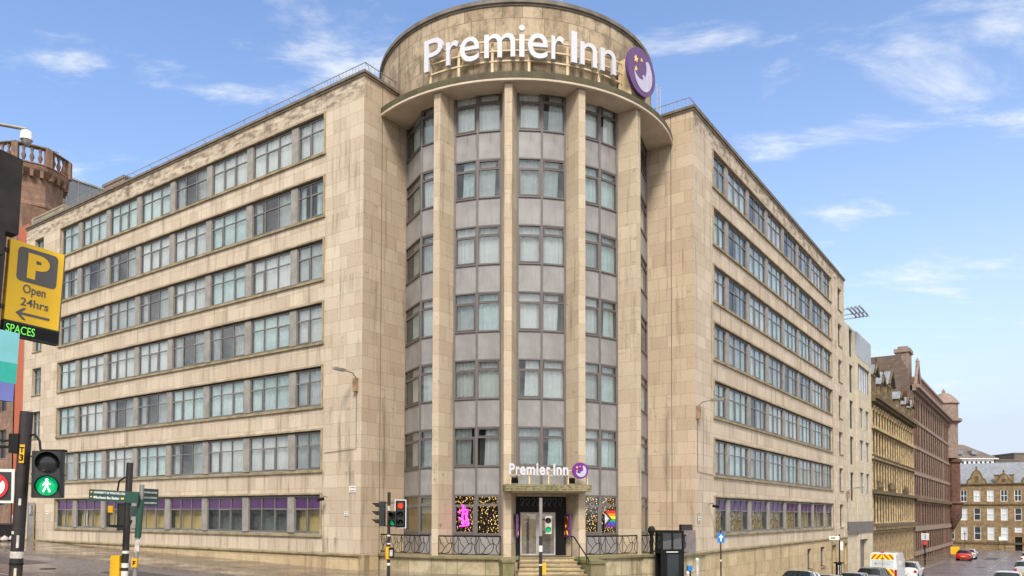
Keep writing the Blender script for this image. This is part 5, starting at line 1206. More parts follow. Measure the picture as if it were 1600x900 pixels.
for k, (rx, ry, zb_, rev) in enumerate(((0.10, 0.99, 0.02, False), (-0.62, 0.78, -0.12, True))):
    Fb = front((-6.22, 13.0, 0.12 - (0.16 if k else 0)), (rx, ry)); mb = MB()
    if k == 0: mb.box(0.03, 0.55, -0.02, 0.01, 0.0, 0.3, 'signgreen')
    else: mb.box(0.03, 0.55, -0.01, 0.02, -0.02, 0.16, 'signgreen')
    for j in range(3 if k == 0 else 2): mb.box(0.1, 0.5, -0.024, -0.021, 0.04 + j * 0.09, 0.07 + j * 0.09, 'sticker') if k == 0 else mb.box(0.1, 0.5, -0.014, -0.011, 0.02 + j * 0.08, 0.045 + j * 0.08, 'sticker')
    part('direction_board', mb, fpst, Fb)
# signal post before the left corner
x, y = -4.74, 31; z0 = gz(x, y) + 0.12; H = 0.87 - z0; Fp = T(x, y, z0)
sp3 = thing('signal_post', 'traffic signal post with a lit red lamp on the pavement before the left corner', 'traffic light', Fp); post(sp3, 0.065, H)
tags(sp3, [(H - 1.78, 0.06, 'plate', 0.068), (H - 2.1, 0.05, 'plate', 0.068), (H - 2.7, 0.06, 'plate', 0.068), (H - 2.95, 0.1, 'plate', 0.068), (H - 0.75, 0.2, 'sticker', 0.068)])
signal_head(sp3, front((x + 0.47, y - 0.03, -0.50), (1, 0.12)), ['red', 'off', 'off'], board=True, w_=0.3, sp=0.33)
signal_head(sp3, front((x + 0.20, y - 0.20, -0.52), (1, -0.25)), ['off', 'green'], w_=0.27, sp=0.31)
signal_head(sp3, front((x - 0.34, y + 0.05, -0.50), (0.05, -1.0)) , ['off', 'off', 'off'], w_=0.3, sp=0.33, visor=0.26)
mb = MB()
for z in (-0.5, 0.42): mb.box(-0.4, 0.42, -0.02, 0.03, z - z0, z - z0 + 0.03, 'blacksoft')
part('bracket', mb, sp3)
mb = MB(); mb.box(-0.1, 0.06, -0.12, -0.0, -1.82 - z0, -1.33 - z0, 'yellow'); mb.box(0.02, 0.22, -0.14, 0.02, -1.77 - z0, -1.36 - z0, 'blacksoft'); mb.box(0.06, 0.18, -0.15, -0.141, -1.7 - z0, -1.45 - z0, 'sticker'); part('push_button', mb, sp3)
# post before the entrance
x, y = 1.12, 25; z0 = gz(x, y) + 0.12; H = 0.53 - z0
sp4 = thing('signal_post', 'grey signal post standing before the entrance doors with small green lamp', 'traffic light', T(x, y, z0)); mb = MB(); mb.tube([(0, 0, 0), (0, 0, 1.95)], 0.057, 'pole', 14); part('pole', mb, sp4); mb = MB(); mb.tube([(0, 0, 1.95), (0, 0, H)], 0.055, 'pier', 14); part('upper_pole', mb, sp4)
tags(sp4, [(H - 1.75, 0.2, 'plate', 0.06), (H - 2.2, 0.05, 'plate', 0.06)])
signal_head(sp4, front((x + 0.25, y + 0.02, -0.64), (1, -0.1)), ['off', 'green'], w_=0.22, sp=0.29, lens=0.085, housing='sticker', visor=0.05)
mb = MB(); mb.box(0.0, 0.2, 0.0, 0.04, -0.6 - z0, -0.56 - z0, 'blacksoft'); mb.box(0.0, 0.2, 0.0, 0.04, -0.2 - z0, -0.16 - z0, 'blacksoft'); part('bracket', mb, sp4)
mb = MB(); mb.box(0.05, 0.17, -0.08, 0.06, -1.95 - z0, -1.58 - z0, 'yellow'); part('push_button', mb, sp4)
# one-way sign
x, y = 9.21, 33; z0 = gz(x, y) + 0.12; t_ = thing('one_way_sign', 'blue rectangular sign with white up arrow on thin pole before the right front', 'road sign', T(x, y, z0)); post(t_, 0.03, -0.66 - z0)
mb = MB(); mb.box(-0.155, 0.155, -0.045, -0.035, -1.2 - z0, -0.78 - z0, 'signblue'); Fo = T(x, y, z0); pl_ = part('sign_plate', mb, t_)
mb = MB(); z = -0.99 - z0; plate(mb, [(-0.025, z - 0.15), (0.025, z - 0.15), (0.025, z + 0.05), (0.085, z - 0.02), (0.085, z + 0.04), (0, z + 0.15), (-0.085, z + 0.04), (-0.085, z - 0.02), (-0.025, z + 0.05)], -0.052, -0.046, 'white'); part('arrow', mb, pl_)
mb = MB(); mb.tube([(0, 0, -2.0 - z0), (0, 0, -1.92 - z0)], 0.034, 'plate', 10); part('sticker', mb, t_)
# black glazed kiosk and grey cabinet
M['kioskglass'] = glassmat('kiosk_glass', '#9aa7a5', 0.2)
x, y = 7.52, 34.75; z0 = gz(x, y) + 0.12; Fk = front((x, y, z0), (1, 0.15)); H = -0.72 - z0
kk = thing('street_kiosk', 'black glazed kiosk standing against the terrace wall right of the entrance', 'kiosk', Fk)
mb = MB(); W_ = 0.54; D_ = 0.8; zm = H - 1.05
mb.box(-W_, W_, 0, D_, 0, 0.12, 'black'); mb.box(-W_, W_, 0, D_, H - 0.12, H, 'black'); mb.box(-W_, W_, -0.01, D_ + 0.01, zm, zm + 0.2, 'black')
for sx_ in (-1, 1):
    for yy in (0, D_ - 0.09): mb.box(sx_ * W_, sx_ * (W_ - 0.09), yy + .001, yy + 0.089, 0.12, H - 0.12, 'black')
mb.box(-0.04, 0.04, 0.0, 0.04, zm + 0.2, H - 0.12, 'black'); mb.box(-W_ + 0.02, W_ - 0.02, D_ - 0.06, D_ - 0.02, 0.12, zm, 'black')
mb.box(-W_ + 0.09, -0.25, -0.0, 0.05, 0.12, zm, 'black'); mb.box(0.3, W_ - 0.09, -0.0, 0.05, 0.12, zm, 'blacksoft'); part('frame', mb, kk)
mb = MB(); mb.box(-0.25, 0.3, 0.02, 0.03, 0.12, zm, 'glassdark'); part('lower_panel', mb, kk)
mb = MB(); mb.box(-W_ + 0.09, W_ - 0.09, 0.03, 0.04, zm + 0.2, H - 0.12, 'kioskglass'); part('glazing', mb, kk); mb = MB(); mb.box(-W_ + 0.09, W_ - 0.09, D_ - 0.05, D_ - 0.04, zm + 0.2, H - 0.12, 'kioskglass'); part('glazing', mb, kk)
mb = MB(); mb.box(-0.3, 0.25, -0.03, -0.011, zm + 0.06, zm + 0.1, 'plate'); part('handle_bar', mb, kk)
F = FT @ T(*w2t(8.75, 37.3), ZT) ; M['cabgrey'] = plain('cabinet_grey', '#6f6868', 0.7, var=0.2, scale=6)
cb = thing('grey_cabinet', 'grey mottled cabinet behind the railing at the right end of the terrace', 'cabinet', F); mb = MB(); mb.box(-0.42, 0.36, -0.25, 0.35, 0, 1.12, 'cabgrey'); part('body', mb, cb); mb = MB(); mb.box(-0.3, 0.25, -0.15, 0.2, 1.12, 1.4, 'pole'); part('top_box', mb, cb)
# statue-like dark post on the terrace
F = FT @ T(*w2t(6.95, 36.75), ZT); mb = MB(); mb.lathe([(0.11, 0), (0.09, 0.1), (0.09, 0.85), (0.12, 0.95), (0.17, 1.05), (0.18, 1.18), (0.11, 1.3), (0.02, 1.33)], 'blacksoft', 14)
link('round_headed_bollard', mb.mesh('round_headed_bollard'), F, None, 'black round-headed post on the terrace left of the kiosk', 'bollard')
for (x, y, zt_, m, lab) in ((8.42, 33.9, -1.95, 'sticker', 'pale bollard by the kiosk with blue cap behind it'), (8.05, 34.1, -2.55, 'sticker', 'short pale bollard between kiosk and taller bollard')):
    z0 = gz(x, y) + 0.12; t_ = thing('bollard', lab, 'bollard', T(x, y, z0)); post(t_, 0.07, zt_ - z0 - 0.05, m, name='shaft'); mb = MB(); mb.lathe([(0.075, zt_ - z0 - 0.05), (0.07, zt_ - z0), (0.03, zt_ - z0 + 0.04)], 'white', 12); part('cap', mb, t_)
x, y = 8.18, 34.3; z0 = gz(x, y) + .12; t_ = thing('blue_topped_post', 'short black post with bright blue cap beside the kiosk', 'post', T(x, y, z0)); post(t_, 0.06, -2.5 - z0, 'black', name='shaft'); mb = MB(); mb.box(-0.1, 0.1, -0.1, 0.1, -2.5 - z0, -2.28 - z0, 'signblue'); part('cap', mb, t_)
# name-plate post, parking meter and sign post in the side street
x, y = R2W(21.3, 2.4); z0 = gz(x, y) + .12; t_ = thing('street_name_post', 'black post with small white street name plate beside the side doors', 'sign', T(x, y, z0)); post(t_, 0.045, -1.38 - z0, 'black'); mb = MB(); mb.box(-0.75, -0.02, -0.06, -0.045, -1.78 - z0, -1.5 - z0, 'plate'); mb.box(-0.65, -0.3, -0.064, -0.061, -1.68 - z0, -1.6 - z0, 'ink'); part('name_plate', mb, t_); mb = MB(); mb.box(0.03, 0.22, -0.06, -0.04, -2.5 - z0, -1.9 - z0, 'plate'); part('notice_plate', mb, t_)
x, y = R2W(21.9, 2.2); z0 = gz(x, y) + .12; t_ = thing('parking_meter', 'black and silver ticket machine beside the street name post', 'ticket machine', T(x, y, z0)); mb = MB(); mb.prism([(-.16, -.13), (.16, -.13), (.16, .13), (-.16, .13)], 0, -3.5 - z0, 'blacksoft'); part('body', mb, t_); mb = MB(); mb.box(-.28, .28, -.2, .2, -3.5 - z0, -3.4 - z0, 'black'); part('hood', mb, t_); mb = MB(); mb.box(-.1, .1, -.14, -.131, -4.3 - z0, -3.6 - z0, 'sticker'); part('display', mb, t_)
x, y = R2W(66.5, 2.5); z0 = gz(x, y) + .12; t_ = thing('parking_sign_post', 'white square sign above a small red sign on a black post on the far pavement', 'road sign', T(x, y, z0)); post(t_, 0.07, -2.0 - z0, 'black'); mb = MB(); mb.box(-.45, .45, -.1, -.08, -2.95 - z0, -2.15 - z0, 'plate'); mb.box(-.4, .4, -.11, -.101, -2.9 - z0, -2.2 - z0, 'sticker'); mb.box(-.06, .06, -.115, -.111, -2.85 - z0, -2.25 - z0, 'signblue'); part('sign_plate', mb, t_); mb = MB(); disc(mb, 0, -3.3 - z0, 0.25, -.1, -.08, 'signred', 20); part('round_sign', mb, t_)
for (xl, zt_, zb_) in ((17.2, -4.25, -4.7), (22.8, -3.2, -3.3)):
    P = FB @ Vector((xl, 2.5, 0)); z0 = gz(P.x, P.y) + .12; big = xl < 20
    t_ = thing('far_sign_post', 'pair of thin poles with a small white board before the gabled terrace' if big else 'thin dark pole with spiky head before the gabled terrace', 'sign', T(P.x, P.y, z0))
    mb = MB()
    if big: mb.tube([(0, 0, 0), (0, 0, zt_ - z0)], 0.05, 'pole', 8); mb.tube([(1.0, -.5, 0), (1.0, -.5, zt_ - z0)], 0.05, 'pole', 8)
    else: mb.tube([(0, 0, 0), (0, 0, zt_ - z0)], 0.05, 'black', 8)
    part('pole', mb, t_); mb = MB()
    if big: mb.box(-.2, 1.2, -.56, -.52, zt_ - z0 - .6, zt_ - z0 + .1, 'plate')
    else:
        for k in range(4): mb.tube([(0, 0, -4.0 - z0 + k * .2), ((-1) ** k * .35, 0, -3.8 - z0 + k * .2)], 0.04, 'black', 5)
    part('board' if big else 'finial', mb, t_)
# litter bin and bags by the red wall
P = FL @ Vector((33.0, 1.6, 0)); z0 = gz(P.x, P.y) + .12; t_ = thing('litter_bin', 'dark litter bin with pink bag beside the orange red wall', 'bin', T(P.x, P.y, z0)); mb = MB(); mb.box(-.42, .42, -.4, .4, 0, 1.1, 'blacksoft'); part('body', mb, t_); mb = MB(); mb.box(-.47, .47, -.45, .45, 1.1, 1.22, 'pole'); part('lid', mb, t_)
M['bag'] = plain('rubbish_bag', '#b9b3bd', 0.5, var=0.4, scale=5)
for i, (dx, dy, s, m) in enumerate(((0.6, -.4, .32, 'bag'), (0.2, -.75, .26, 'sticker'), (-.55, -.4, .3, 'signred'))):
    mb = MB(); mb.lathe([(s * .5, 0), (s, s * .4), (s * .9, s * .9), (s * .35, s * 1.3), (s * .12, s * 1.5)], m, 10); link('rubbish_bag', mb.mesh('rubbish_bag'), T(P.x + dx, P.y + dy, z0), None, ['pale rubbish bag slumped right of the litter bin', 'small grey bag in front of the litter bin', 'red bag at the left of the litter bin'][i], 'bag')

# ------------------------------------------------------------------ projecting signs at the left edge, on the shop wall beside the camera
M['signyellow'] = plain('sign_yellow', '#fcc81c', 0.45, var=0.05, scale=1.5); M['signgrey'] = plain('sign_grey', '#5f5a58', 0.5, var=0.05); M['led'] = plain('led_green', '#7bf05a', 0.4, emit='#6ef04a', es=0.3); M['darkboard'] = plain('dark_weathered_board', '#241f1d', 0.8, var=0.5, scale=3)
M['shopwall'] = stone('shop_sandstone', '#6f5a48', '#84705a', '#4d4135', bw=0.7, rh=0.35, stain=0.7)
wall_o = (-8.02, 11.75); FS0 = frame(wall_o[0], wall_o[1], 0, dL, dR)
bs = thing('shop_building', 'brown sandstone shop front just outside the left edge that carries the projecting signs', 'building', T(wall_o[0], wall_o[1], -2.6))
mb = MB(); Fz = Matrix(((-dL[0], dR[0], 0, wall_o[0]), (-dL[1], dR[1], 0, wall_o[1]), (0, 0, 1, 0), (0, 0, 0, 1)))
mb.box(-16, 0.0, -10, -0.02, -3.2, 12, 'shopwall'); part('wall', mb, bs, Fz)
for k in range(2):
    for j in range(4): rwin(bs, Matrix(((dL[0], dR[0], 0, wall_o[0] + dL[0] * (1.5 + 3.4 * j)), (dL[1], dR[1], 0, wall_o[1] + dL[1] * (1.5 + 3.4 * j)), (0, 0, 1, 1.5 + 4 * k), (0, 0, 0, 1))) @ Matrix.Scale(1, 4) @ T(0, 0.14, 0), 1.4, 2.2, 'wframe')
Fy = Matrix(((dR[0], -nR[0], 0.092, -7.95), (dR[1], -nR[1], 0, 12.0), (0, 0, 1, 3.05), (0, 0, 0, 1)))
ps = thing('car_park_sign', 'yellow projecting parking sign with grey P panel, arrow and green display strip', 'sign', Fy)
mb = MB(); mb.box(0, 0.81, -0.06, 0.06, 0.0, 1.28, 'signyellow'); mb.box(0.81, 0.835, -0.05, 0.05, 0.0, 1.28, 'signgrey'); part('panel', mb, ps)
def rrect(x0, x1, z0, z1, r, n=5):
    pts = []
    for cx_, cz, a0 in ((x1 - r, z0 + r, -90), (x1 - r, z1 - r, 0), (x0 + r, z1 - r, 90), (x0 + r, z0 + r, 180)):
        for k in range(n + 1): a = R(a0 + 90 * k / n); pts.append((cx_ + r * math.cos(a), cz + r * math.sin(a)))
    return pts
mb = MB(); plate(mb, rrect(0.12, 0.72, 0.66, 1.21, 0.07), -0.066, -0.0605, 'signgrey'); text(mb, 'P', 0.43, 0.73, 0.41, 'signyellow', y=-0.067, width=0.33, depth=0.006, bold=0.05, align='c')
text(mb, 'Open', 0.40, 0.44, 0.185, 'signgrey', y=-0.0605, width=0.34, depth=0.006, bold=0.012, align='c'); text(mb, '24hrs', 0.42, 0.275, 0.13, 'signgrey', y=-0.0605, width=0.42, depth=0.006, bold=0.012, align='c')
plate(mb, [(0.2, 0.125), (0.66, 0.125), (0.66, 0.165), (0.2, 0.165)], -0.066, -0.0605, 'signgrey'); plate(mb, [(0.15, 0.145), (0.26, 0.05), (0.31, 0.05), (0.21, 0.145)], -0.0663, -0.0605, 'signgrey'); plate(mb, [(0.15, 0.145), (0.21, 0.145), (0.31, 0.24), (0.26, 0.24)], -0.0666, -0.061, 'signgrey')
part('lettering', mb, ps)
mb = MB(); mb.box(-0.0, 0.83, -0.07, 0.07, -0.24, -0.005, 'housing'); mb.box(0.02, 0.81, -0.074, -0.0705, -0.22, -0.03, 'blacksoft'); dp_ = part('display_strip', mb, ps)
mb = MB(); text(mb, 'SPACES', 0.03, -0.19, 0.13, 'led', y=-0.075, width=0.42, depth=0.004, bold=0.0); part('display_letters', mb, dp_)
mb = MB()
for z in (0.2, 1.1): mb.box(-0.35, 0.0, -0.03, 0.03, z - 0.03, z + 0.03, 'pole')
mb.box(-0.12, -0.05, -0.03, 0.03, -0.3, 1.5, 'pole'); part('bracket', mb, ps)
# dark stepped board above, cut-off panel below
Fd = Matrix(((dR[0], -nR[0], 0.06, -7.97), (dR[1], -nR[1], 0, 10.9), (0, 0, 1, 3.87), (0, 0, 0, 1)))
t_ = thing('dark_projecting_board', 'dark weathered stepped board projecting above the yellow parking sign', 'sign', Fd); mb = MB()
plate(mb, [(-1.2, 0), (0.62, 0), (0.62, 0.36), (0.80, 0.36), (0.80, 1.52), (-1.2, 1.72)], -0.12, 0.12, 'darkboard'); part('board', mb, t_); mb = MB(); mb.box(-1.2, 0.55, -0.08, 0.08, -0.16, -0.001, 'yeltrim'); part('bottom_rail', mb, t_)
Fd = Matrix(((dR[0], -nR[0], 0.08, -7.74), (dR[1], -nR[1], 0, 10.85), (0, 0, 1, 1.62), (0, 0, 0, 1)))
M['teal'] = plain('sign_teal', '#79c0c6', 0.5, var=0.08, scale=2); M['teal2'] = plain('sign_turquoise', '#2fae9f', 0.5, var=0.08); M['lilac'] = plain('sign_lilac', '#6d74b4', 0.5, var=0.1)
t_ = thing('painted_projecting_sign', 'teal, turquoise and lilac painted sign board below the yellow parking sign', 'sign', Fd); mb = MB()
mb.box(-1.0, 0.66, -0.05, 0.05, 0.62, 1.08, 'teal'); mb.box(-1.0, 0.66, -0.05, 0.05, 0.32, 0.619, 'teal2'); mb.box(-1.0, 0.64, -0.05, 0.05, 0.05, 0.319, 'lilac'); mb.box(-1.0, 0.45, -0.05, 0.05, -0.5, 0.049, 'lilac'); part('board', mb, t_)
mb = MB(); mb.box(0.0, 0.14, -0.056, -0.051, 0.66, 0.84, 'white'); part('white_letter', mb, t_)
cc = thing('dome_camera', 'pale dome security camera on an arm before the red turret', 'camera', T(-7.0, 11.0, 5.42)); mb = MB(); mb.tube([(-0.9, -.4, 0.02), (-0.5, -.2, 0.17), (0.0, 0, 0.16)], 0.025, 'lampgrey', 8); part('arm', mb, cc)
mb = MB(); mb.lathe([(0.02, 0.15), (0.075, 0.12), (0.085, 0.04), (0.085, 0.0)], 'white', 16, cap0=False); part('housing', mb, cc); mb = MB(); mb.lathe([(0.07, 0.0), (0.06, -0.05), (0.03, -0.085), (0.001, -0.095)], 'chrome', 14, cap0=False); part('dome', mb, cc)

# ------------------------------------------------------------------ vehicles
M['tyre'] = plain('tyre', '#17171a', 0.8); M['rim'] = plain('wheel_rim', '#9a9c9f', 0.35, 0.7); M['carglass'] = plain('car_glass', '#1c2225', 0.08, var=0.3); M['tail'] = plain('tail_lamp_red', '#a31318', 0.25); M['plateyel'] = plain('number_plate', '#dcb52c', 0.5)
def paint(n, c): return plain(n, c, 0.25, 0.0, var=0.04, coat=0.7)
M['p_red'] = paint('paint_red', '#b21a1c'); M['p_white'] = paint('paint_white', '#d8dadb'); M['p_silver'] = paint('paint_silver', '#9fa2a6'); M['p_grey'] = paint('paint_grey', '#6b6f75'); M['p_cream'] = paint('paint_cream', '#cfc8ba')
def car_protos(style, m):
    """rear at y=0, nose at +y; returns dict name->list of meshes"""
    if style == 'hatch': L, W_, st = 4.1, 1.76, [(0.0, .30, .55, .62, .80, .74), (0.04, .28, .78, .84, .86, .78), (0.16, .26, .92, 1.02, .88, .72), (0.62, .25, .93, 1.42, .88, .58), (1.0, .25, .93, 1.47, .88, .60), (2.0, .25, .92, 1.45, .88, .60), (3.0, .25, .92, .99, .88, .74), (3.75, .26, .76, .80, .86, .70), (4.02, .28, .62, .66, .80, .66), (4.1, .35, .50, .52, .74, .62)]
    else: L, W_, st = 4.6, 1.82, [(0.0, .32, .62, .70, .82, .76), (0.05, .28, .90, .96, .90, .80), (0.14, .26, 1.0, 1.12, .91, .76), (0.45, .25, 1.0, 1.56, .91, .64), (1.0, .25, 1.0, 1.62, .91, .66), (2.4, .25, .98, 1.6, .91, .66), (3.3, .25, .98, 1.06, .91, .78), (4.2, .26, .84, .88, .88, .74), (4.5, .28, .70, .74, .84, .70), (4.6, .35, .56, .58, .78, .66)]
    body, gl = MB(), MB(); rings = []
    for (y, zb, zm, zt, wb, wt) in st:
        h = [(wb * .93, zb), (wb, zb + .18), (wb, zm - .12), (wb * .965, zm), (wt + .02, zt - .05), (wt * .86, zt - .005), (wt * .4, zt + .015)]
        rings.append([Vector((x, y, z)) for x, z in h] + [Vector((-x, y, z)) for x, z in reversed(h)])
    n = len(rings[0])
    for i in range(len(rings) - 1):
        cabin = st[i][3] > st[i][2] + .3 or st[i + 1][3] > st[i + 1][2] + .3
        for k in range(n - 1):
            q = [rings[i][k], rings[i][k + 1], rings[i + 1][k + 1], rings[i + 1][k]]
            side = k in (3, 9); top = 4 <= k <= 8
            slope = abs(st[i][3] - st[i + 1][3]) > .3
            tgt, mm = (body, m)
            if cabin and ((side and True) or (top and slope)): tgt, mm = gl, 'carglass'
            tgt.face(q[::-1], [(0, 0)] * 4, mm, True)
        body.quad(rings[i][0], rings[i + 1][0], rings[i + 1][n - 1], rings[i][n - 1], 'blacksoft')
    body.face(rings[0], [(0, 0)] * n, m); body.face(rings[-1][::-1], [(0, 0)] * n, m)
    wx = W_ / 2 - .12
    for yy in (st[0][0] + .72, L - .82):
        for s_ in (-1, 1):   # dark arches
            body.tube([(s_ * (wx - .12), yy, .31), (s_ * (W_ / 2 + .012), yy, .31)], .37, 'blacksoft', 20)
    # window pillars and roof lining drawn as body-colour bars
    for s_ in (-1, 1):
        for yy in (1.15, 2.05):
            z_b, z_t = st[4][2], st[4][3] - .06; body.tube([(s_ * (st[4][4] * .97), yy, z_b), (s_ * (st[4][5] + .035), yy - .05, z_t)], .035, m, 5)
        body.tube([(s_ * (st[5][5] + .03), st[5][0] - .3, st[5][3] - .05), (s_ * (st[5][5] + .03), st[5][0], st[5][3] - .04), (s_ * (st[6][5] + .08), st[6][0], st[6][3] - .02)], .035, m, 5)
    out = {'body': [body.mesh('body')], 'window_glass': [gl.mesh('window_glass')], 'wheel': [], 'tail_lamp': [], 'head_lamp': []}
    w_ = MB(); Tx = Matrix.Rotation(R(90), 4, 'Y'); w_.lathe([(.20, -.1), (.30, -.1), (.32, -.07), (.32, .07), (.30, .1), (.20, .1)], 'tyre', 24, T=Tx); out['tyre'] = w_.mesh('wheel')
    r_ = MB(); r_.lathe([(.03, .115), (.2, .105), (.2, -.105), (.03, -.115)], 'rim', 12, T=Tx); out['rim'] = r_.mesh('rim')
    out['wpos'] = [(s_ * wx, yy, .32) for s_ in (-1, 1) for yy in (st[0][0] + .72, L - .82)]
    wb, zl = st[1][4], st[1][2]
    for s_ in (-1, 1):
        t_ = MB(); t_.box(s_ * (wb - .24), s_ * (wb - .02), -.02, .1, zl - .2, zl + .02, 'tail'); out['tail_lamp'].append(t_.mesh('tail_lamp'))
        t_ = MB(); t_.box(s_ * .78, s_ * .5, L - .16, L - .02, .55, .68, 'plate'); out['head_lamp'].append(t_.mesh('head_lamp'))
    t_ = MB(); t_.box(-.26, .26, -.03, 0.0, .55, .66, 'plateyel'); out['number_plate'] = t_.mesh('number_plate'); t_ = MB()
    for s_ in (-1, 1): t_.box(s_ * .9, s_ * 1.05, L - 1.45, L - 1.33, .93, 1.06, m)
    out['mirror'] = t_.mesh('door_mirror'); return out
def put_car(name, lab, F, style, m, group='cars parked in the side street'):
    P = car_protos(style, m); t_ = thing(name, lab, 'car', F, group); b_ = part('body', P['body'][0], t_); part('window_glass', P['window_glass'][0], t_)
    for p in P['wpos']: w_ = part('wheel', P['tyre'], t_, F @ T(*p)); part('rim', P['rim'], w_)
    for me in P['tail_lamp']: part('tail_lamp', me, t_)
    for me in P['head_lamp']: part('head_lamp', me, t_)
    part('number_plate', P['number_plate'], t_); part('door_mirrors', P['mirror'], t_); return t_
def at_ground(x, y, turn=0.0):
    z = gz(x, y); b = (x - RC[0]) * dR[0] + (y - RC[1]) * dR[1]; h = 2.0
    s = (hb(b + h + 2) - hb(b - h + 2)) / (2 * h); ang = math.atan2(dR[1], dR[0]) - math.pi / 2 + turn
    return T(x, y, z) @ Matrix.Rotation(ang, 4, 'Z') @ Matrix.Rotation(math.atan(s), 4, 'X')
for lab, b, n, st, m in (('white hatchback nearest the camera, only its pale roof showing at the bottom edge', 2.8, 4.1, 'hatch', 'p_white'), ('white car second in the kerbside row, below the door of the right front', 8.6, 4.1, 'hatch', 'p_silver'),
                         ('silver car third in the kerbside row, beside the ticket machine', 15.4, 4.2, 'hatch', 'p_silver'), ('silver grey car parked directly behind the striped van', 21.6, 4.2, 'suv', 'p_grey'),
                         ('white car parked in front of the striped van', 36.4, 4.5, 'suv', 'p_white'), ('red hatchback parked at the far kerb by the turret building', 84.5, 5.0, 'hatch', 'p_red'), ('white car parked in front of the red hatchback', 89.6, 5.2, 'hatch', 'p_white'),
                         ('cream estate car low at the right, only its roof showing', 23.6, 12.3, 'suv', 'p_cream'), ('pale car with dark rear window at the right edge', 48.4, 12.8, 'suv', 'p_silver'), ('white car at the right edge before the gabled terrace', 78.0, 12.6, 'suv', 'p_white')):
    x, y = R2W(b, n); put_car('parked_car', lab, at_ground(x, y), st, m)
# van with striped rear
x, y = R2W(28.6, 4.0); F = at_ground(x, y)
vn = thing('parked_van', 'white high-roof van with yellow and red chevrons on its rear', 'van', F)
M['hv_y'] = plain('hi_vis_yellow', '#f0d90f', 0.4, var=0.04); M['hv_r'] = plain('hi_vis_red', '#c8361c', 0.4, var=0.04)
b_ = MB(); st = [(0.0, .40, 2.42, .93, .86), (0.05, .36, 2.50, .98, .90), (0.3, .34, 2.54, 1.0, .90), (4.0, .34, 2.54, 1.0, .90), (4.35, .34, 2.40, 1.0, .86), (5.0, .34, 1.45, .98, .82), (5.7, .34, 1.15, .96, .80), (5.85, .42, .8, .9, .78)]
rings = []
for (y0, zb, zt, wb, wt) in st:
    zm = min(zt - .1, 1.5); h = [(wb * .97, zb), (wb, zb + .2), (wb, zm), (wt, zt - .1), (wt - .08, zt - .02), (wt * .5, zt + .02)]
    rings.append([Vector((x_, y0, z_)) for x_, z_ in h] + [Vector((-x_, y0, z_)) for x_, z_ in reversed(h)])
n = len(rings[0]); g_ = MB()
for i in range(len(rings) - 1):
    for k in range(n):
        q = [rings[i][k], rings[i][(k + 1) % n], rings[i + 1][(k + 1) % n], rings[i + 1][k]]
        ws = i == 4 and 3 <= k <= 7
        (g_ if ws else b_).face(q[::-1], [(0, 0)] * 4, 'carglass' if ws else 'p_white', True)
b_.face(rings[0], [(0, 0)] * n, 'p_white'); b_.face(rings[-1][::-1], [(0, 0)] * n, 'p_white'); part('body', b_, vn); part('windscreen', g_, vn)
for s_ in (-1, 1):
    mb = MB(); mb.box(s_ * .995, s_ * 1.006, 4.2, 4.95, 1.35, 1.75, 'carglass'); part('side_window', mb, vn)
    mb = MB(); mb.box(s_ * .84, s_ * 1.0, -.03, .1, .75, 1.25, 'tail'); part('tail_lamp', mb, vn)
    for yy in (1.1, 4.7):
        w_ = MB(); w_.lathe([(.2, -.1), (.32, -.1), (.34, 0), (.32, .1), (.2, .1)], 'tyre', 20, T=Matrix.Rotation(R(90), 4, 'Y')); Fw = F @ T(s_ * .9, yy, .34); wv = part('wheel', w_, vn, Fw); w_ = MB(); w_.lathe([(.02, .12), (.2, .11), (.2, -.11), (.02, -.12)], 'rim', 12, T=Matrix.Rotation(R(90), 4, 'Y')); part('rim', w_, wv, Fw)
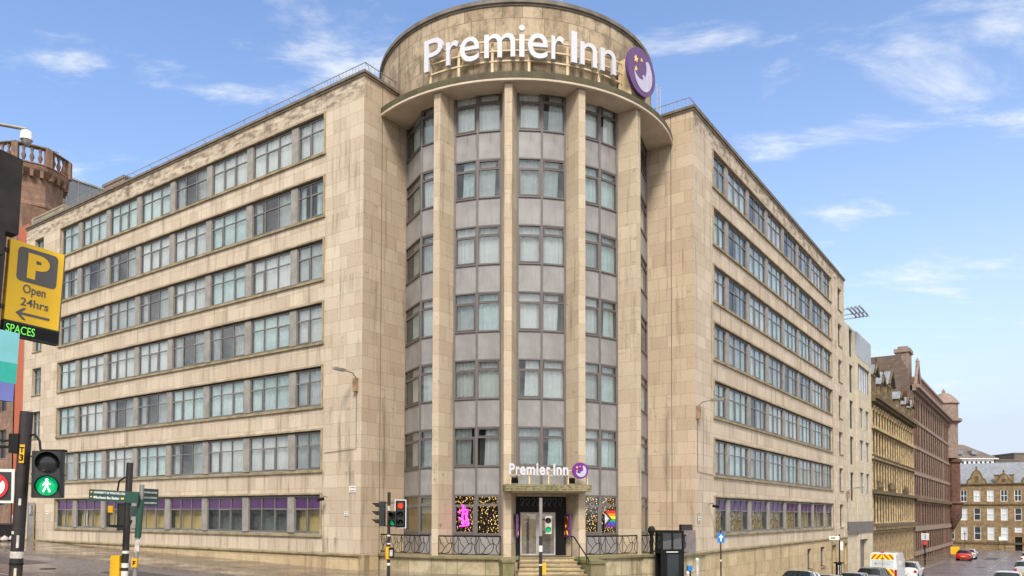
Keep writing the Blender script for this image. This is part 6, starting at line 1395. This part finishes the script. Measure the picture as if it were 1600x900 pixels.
def chev(mb, x0, x1, z0, z1, y0):
    plate(mb, [(x0, z0), (x1, z0), (x1, z1), (x0, z1)], y0 - .004, y0, 'hv_y')
    xc = (x0 + x1) / 2; wd = .16; h = z1 - z0; sh = h * .8
    for s_ in (-1, 1):
        a = 0.0
        while a < (x1 - x0) / 2 + sh:
            pts = [(a, z0), (a + wd, z0), (a + wd - sh, z1), (a - sh, z1)]
            lo, hi = 0.0, (x1 - x0) / 2
            # clip to the half panel
            def clip(P, c, keep):
                o = []
                for i in range(len(P)):
                    p, q = P[i], P[(i + 1) % len(P)]; ip, iq = keep(p[0], c), keep(q[0], c)
                    if ip: o.append(p)
                    if ip != iq: t = (c - p[0]) / (q[0] - p[0]); o.append((c, p[1] + t * (q[1] - p[1])))
                return o
            P = clip(pts, lo, lambda v, c: v >= c); P = clip(P, hi, lambda v, c: v <= c) if P else P
            if len(P) >= 3:
                Q = [(xc + s_ * p[0], p[1]) for p in P]
                if s_ < 0: Q.reverse()
                plate(mb, Q, y0 - .008, y0 - .0045, 'hv_r')
            a += .36
mb = MB(); chev(mb, -.8, .8, 2.0, 2.42, -.001); part('chevron_panel', mb, vn); mb = MB(); chev(mb, -.8, .8, .55, 1.28, -.001); part('chevron_panel', mb, vn)
mb = MB(); mb.box(-.78, .78, -.006, -.001, 1.33, 1.96, 'glasspale'); mb.box(-.01, .01, -.012, -.007, .55, 2.42, 'blacksoft'); part('rear_window', mb, vn)
mb = MB(); disc(mb, -.5, 1.66, .09, -.014, -.008, 'pier', 16); mb.box(-.36, .55, -.012, -.007, 1.645, 1.675, 'pier'); part('emblem', mb, vn)
mb = MB(); mb.box(-.26, .26, -.03, -.009, .66, .77, 'plateyel'); part('number_plate', mb, vn)
mb = MB(); mb.box(-.12, .12, -.02, .1, 2.55, 2.62, 'signred'); part('roof_lamp', mb, vn)
for s_ in (-1, 1): mb = MB(); mb.box(s_ * 1.02, s_ * 1.22, 4.55, 4.7, 1.3, 1.65, 'blacksoft'); part('door_mirror', mb, vn)
# yellow board by the red car
P = R2W(92, 3.4); z0 = gz(*P) + .12; t_ = thing('yellow_board', 'plain yellow-orange board standing behind the red hatchback', 'board', T(P[0], P[1], z0)); mb = MB(); mb.box(-.65, .65, -.03, .03, .5, 1.6, 'yellow'); part('panel', mb, t_); mb = MB(); mb.tube([(-.6, 0, 0), (-.6, 0, .5)], .03, 'black', 5); mb.tube([(.6, 0, 0), (.6, 0, .5)], .03, 'black', 5); part('leg', mb, t_)
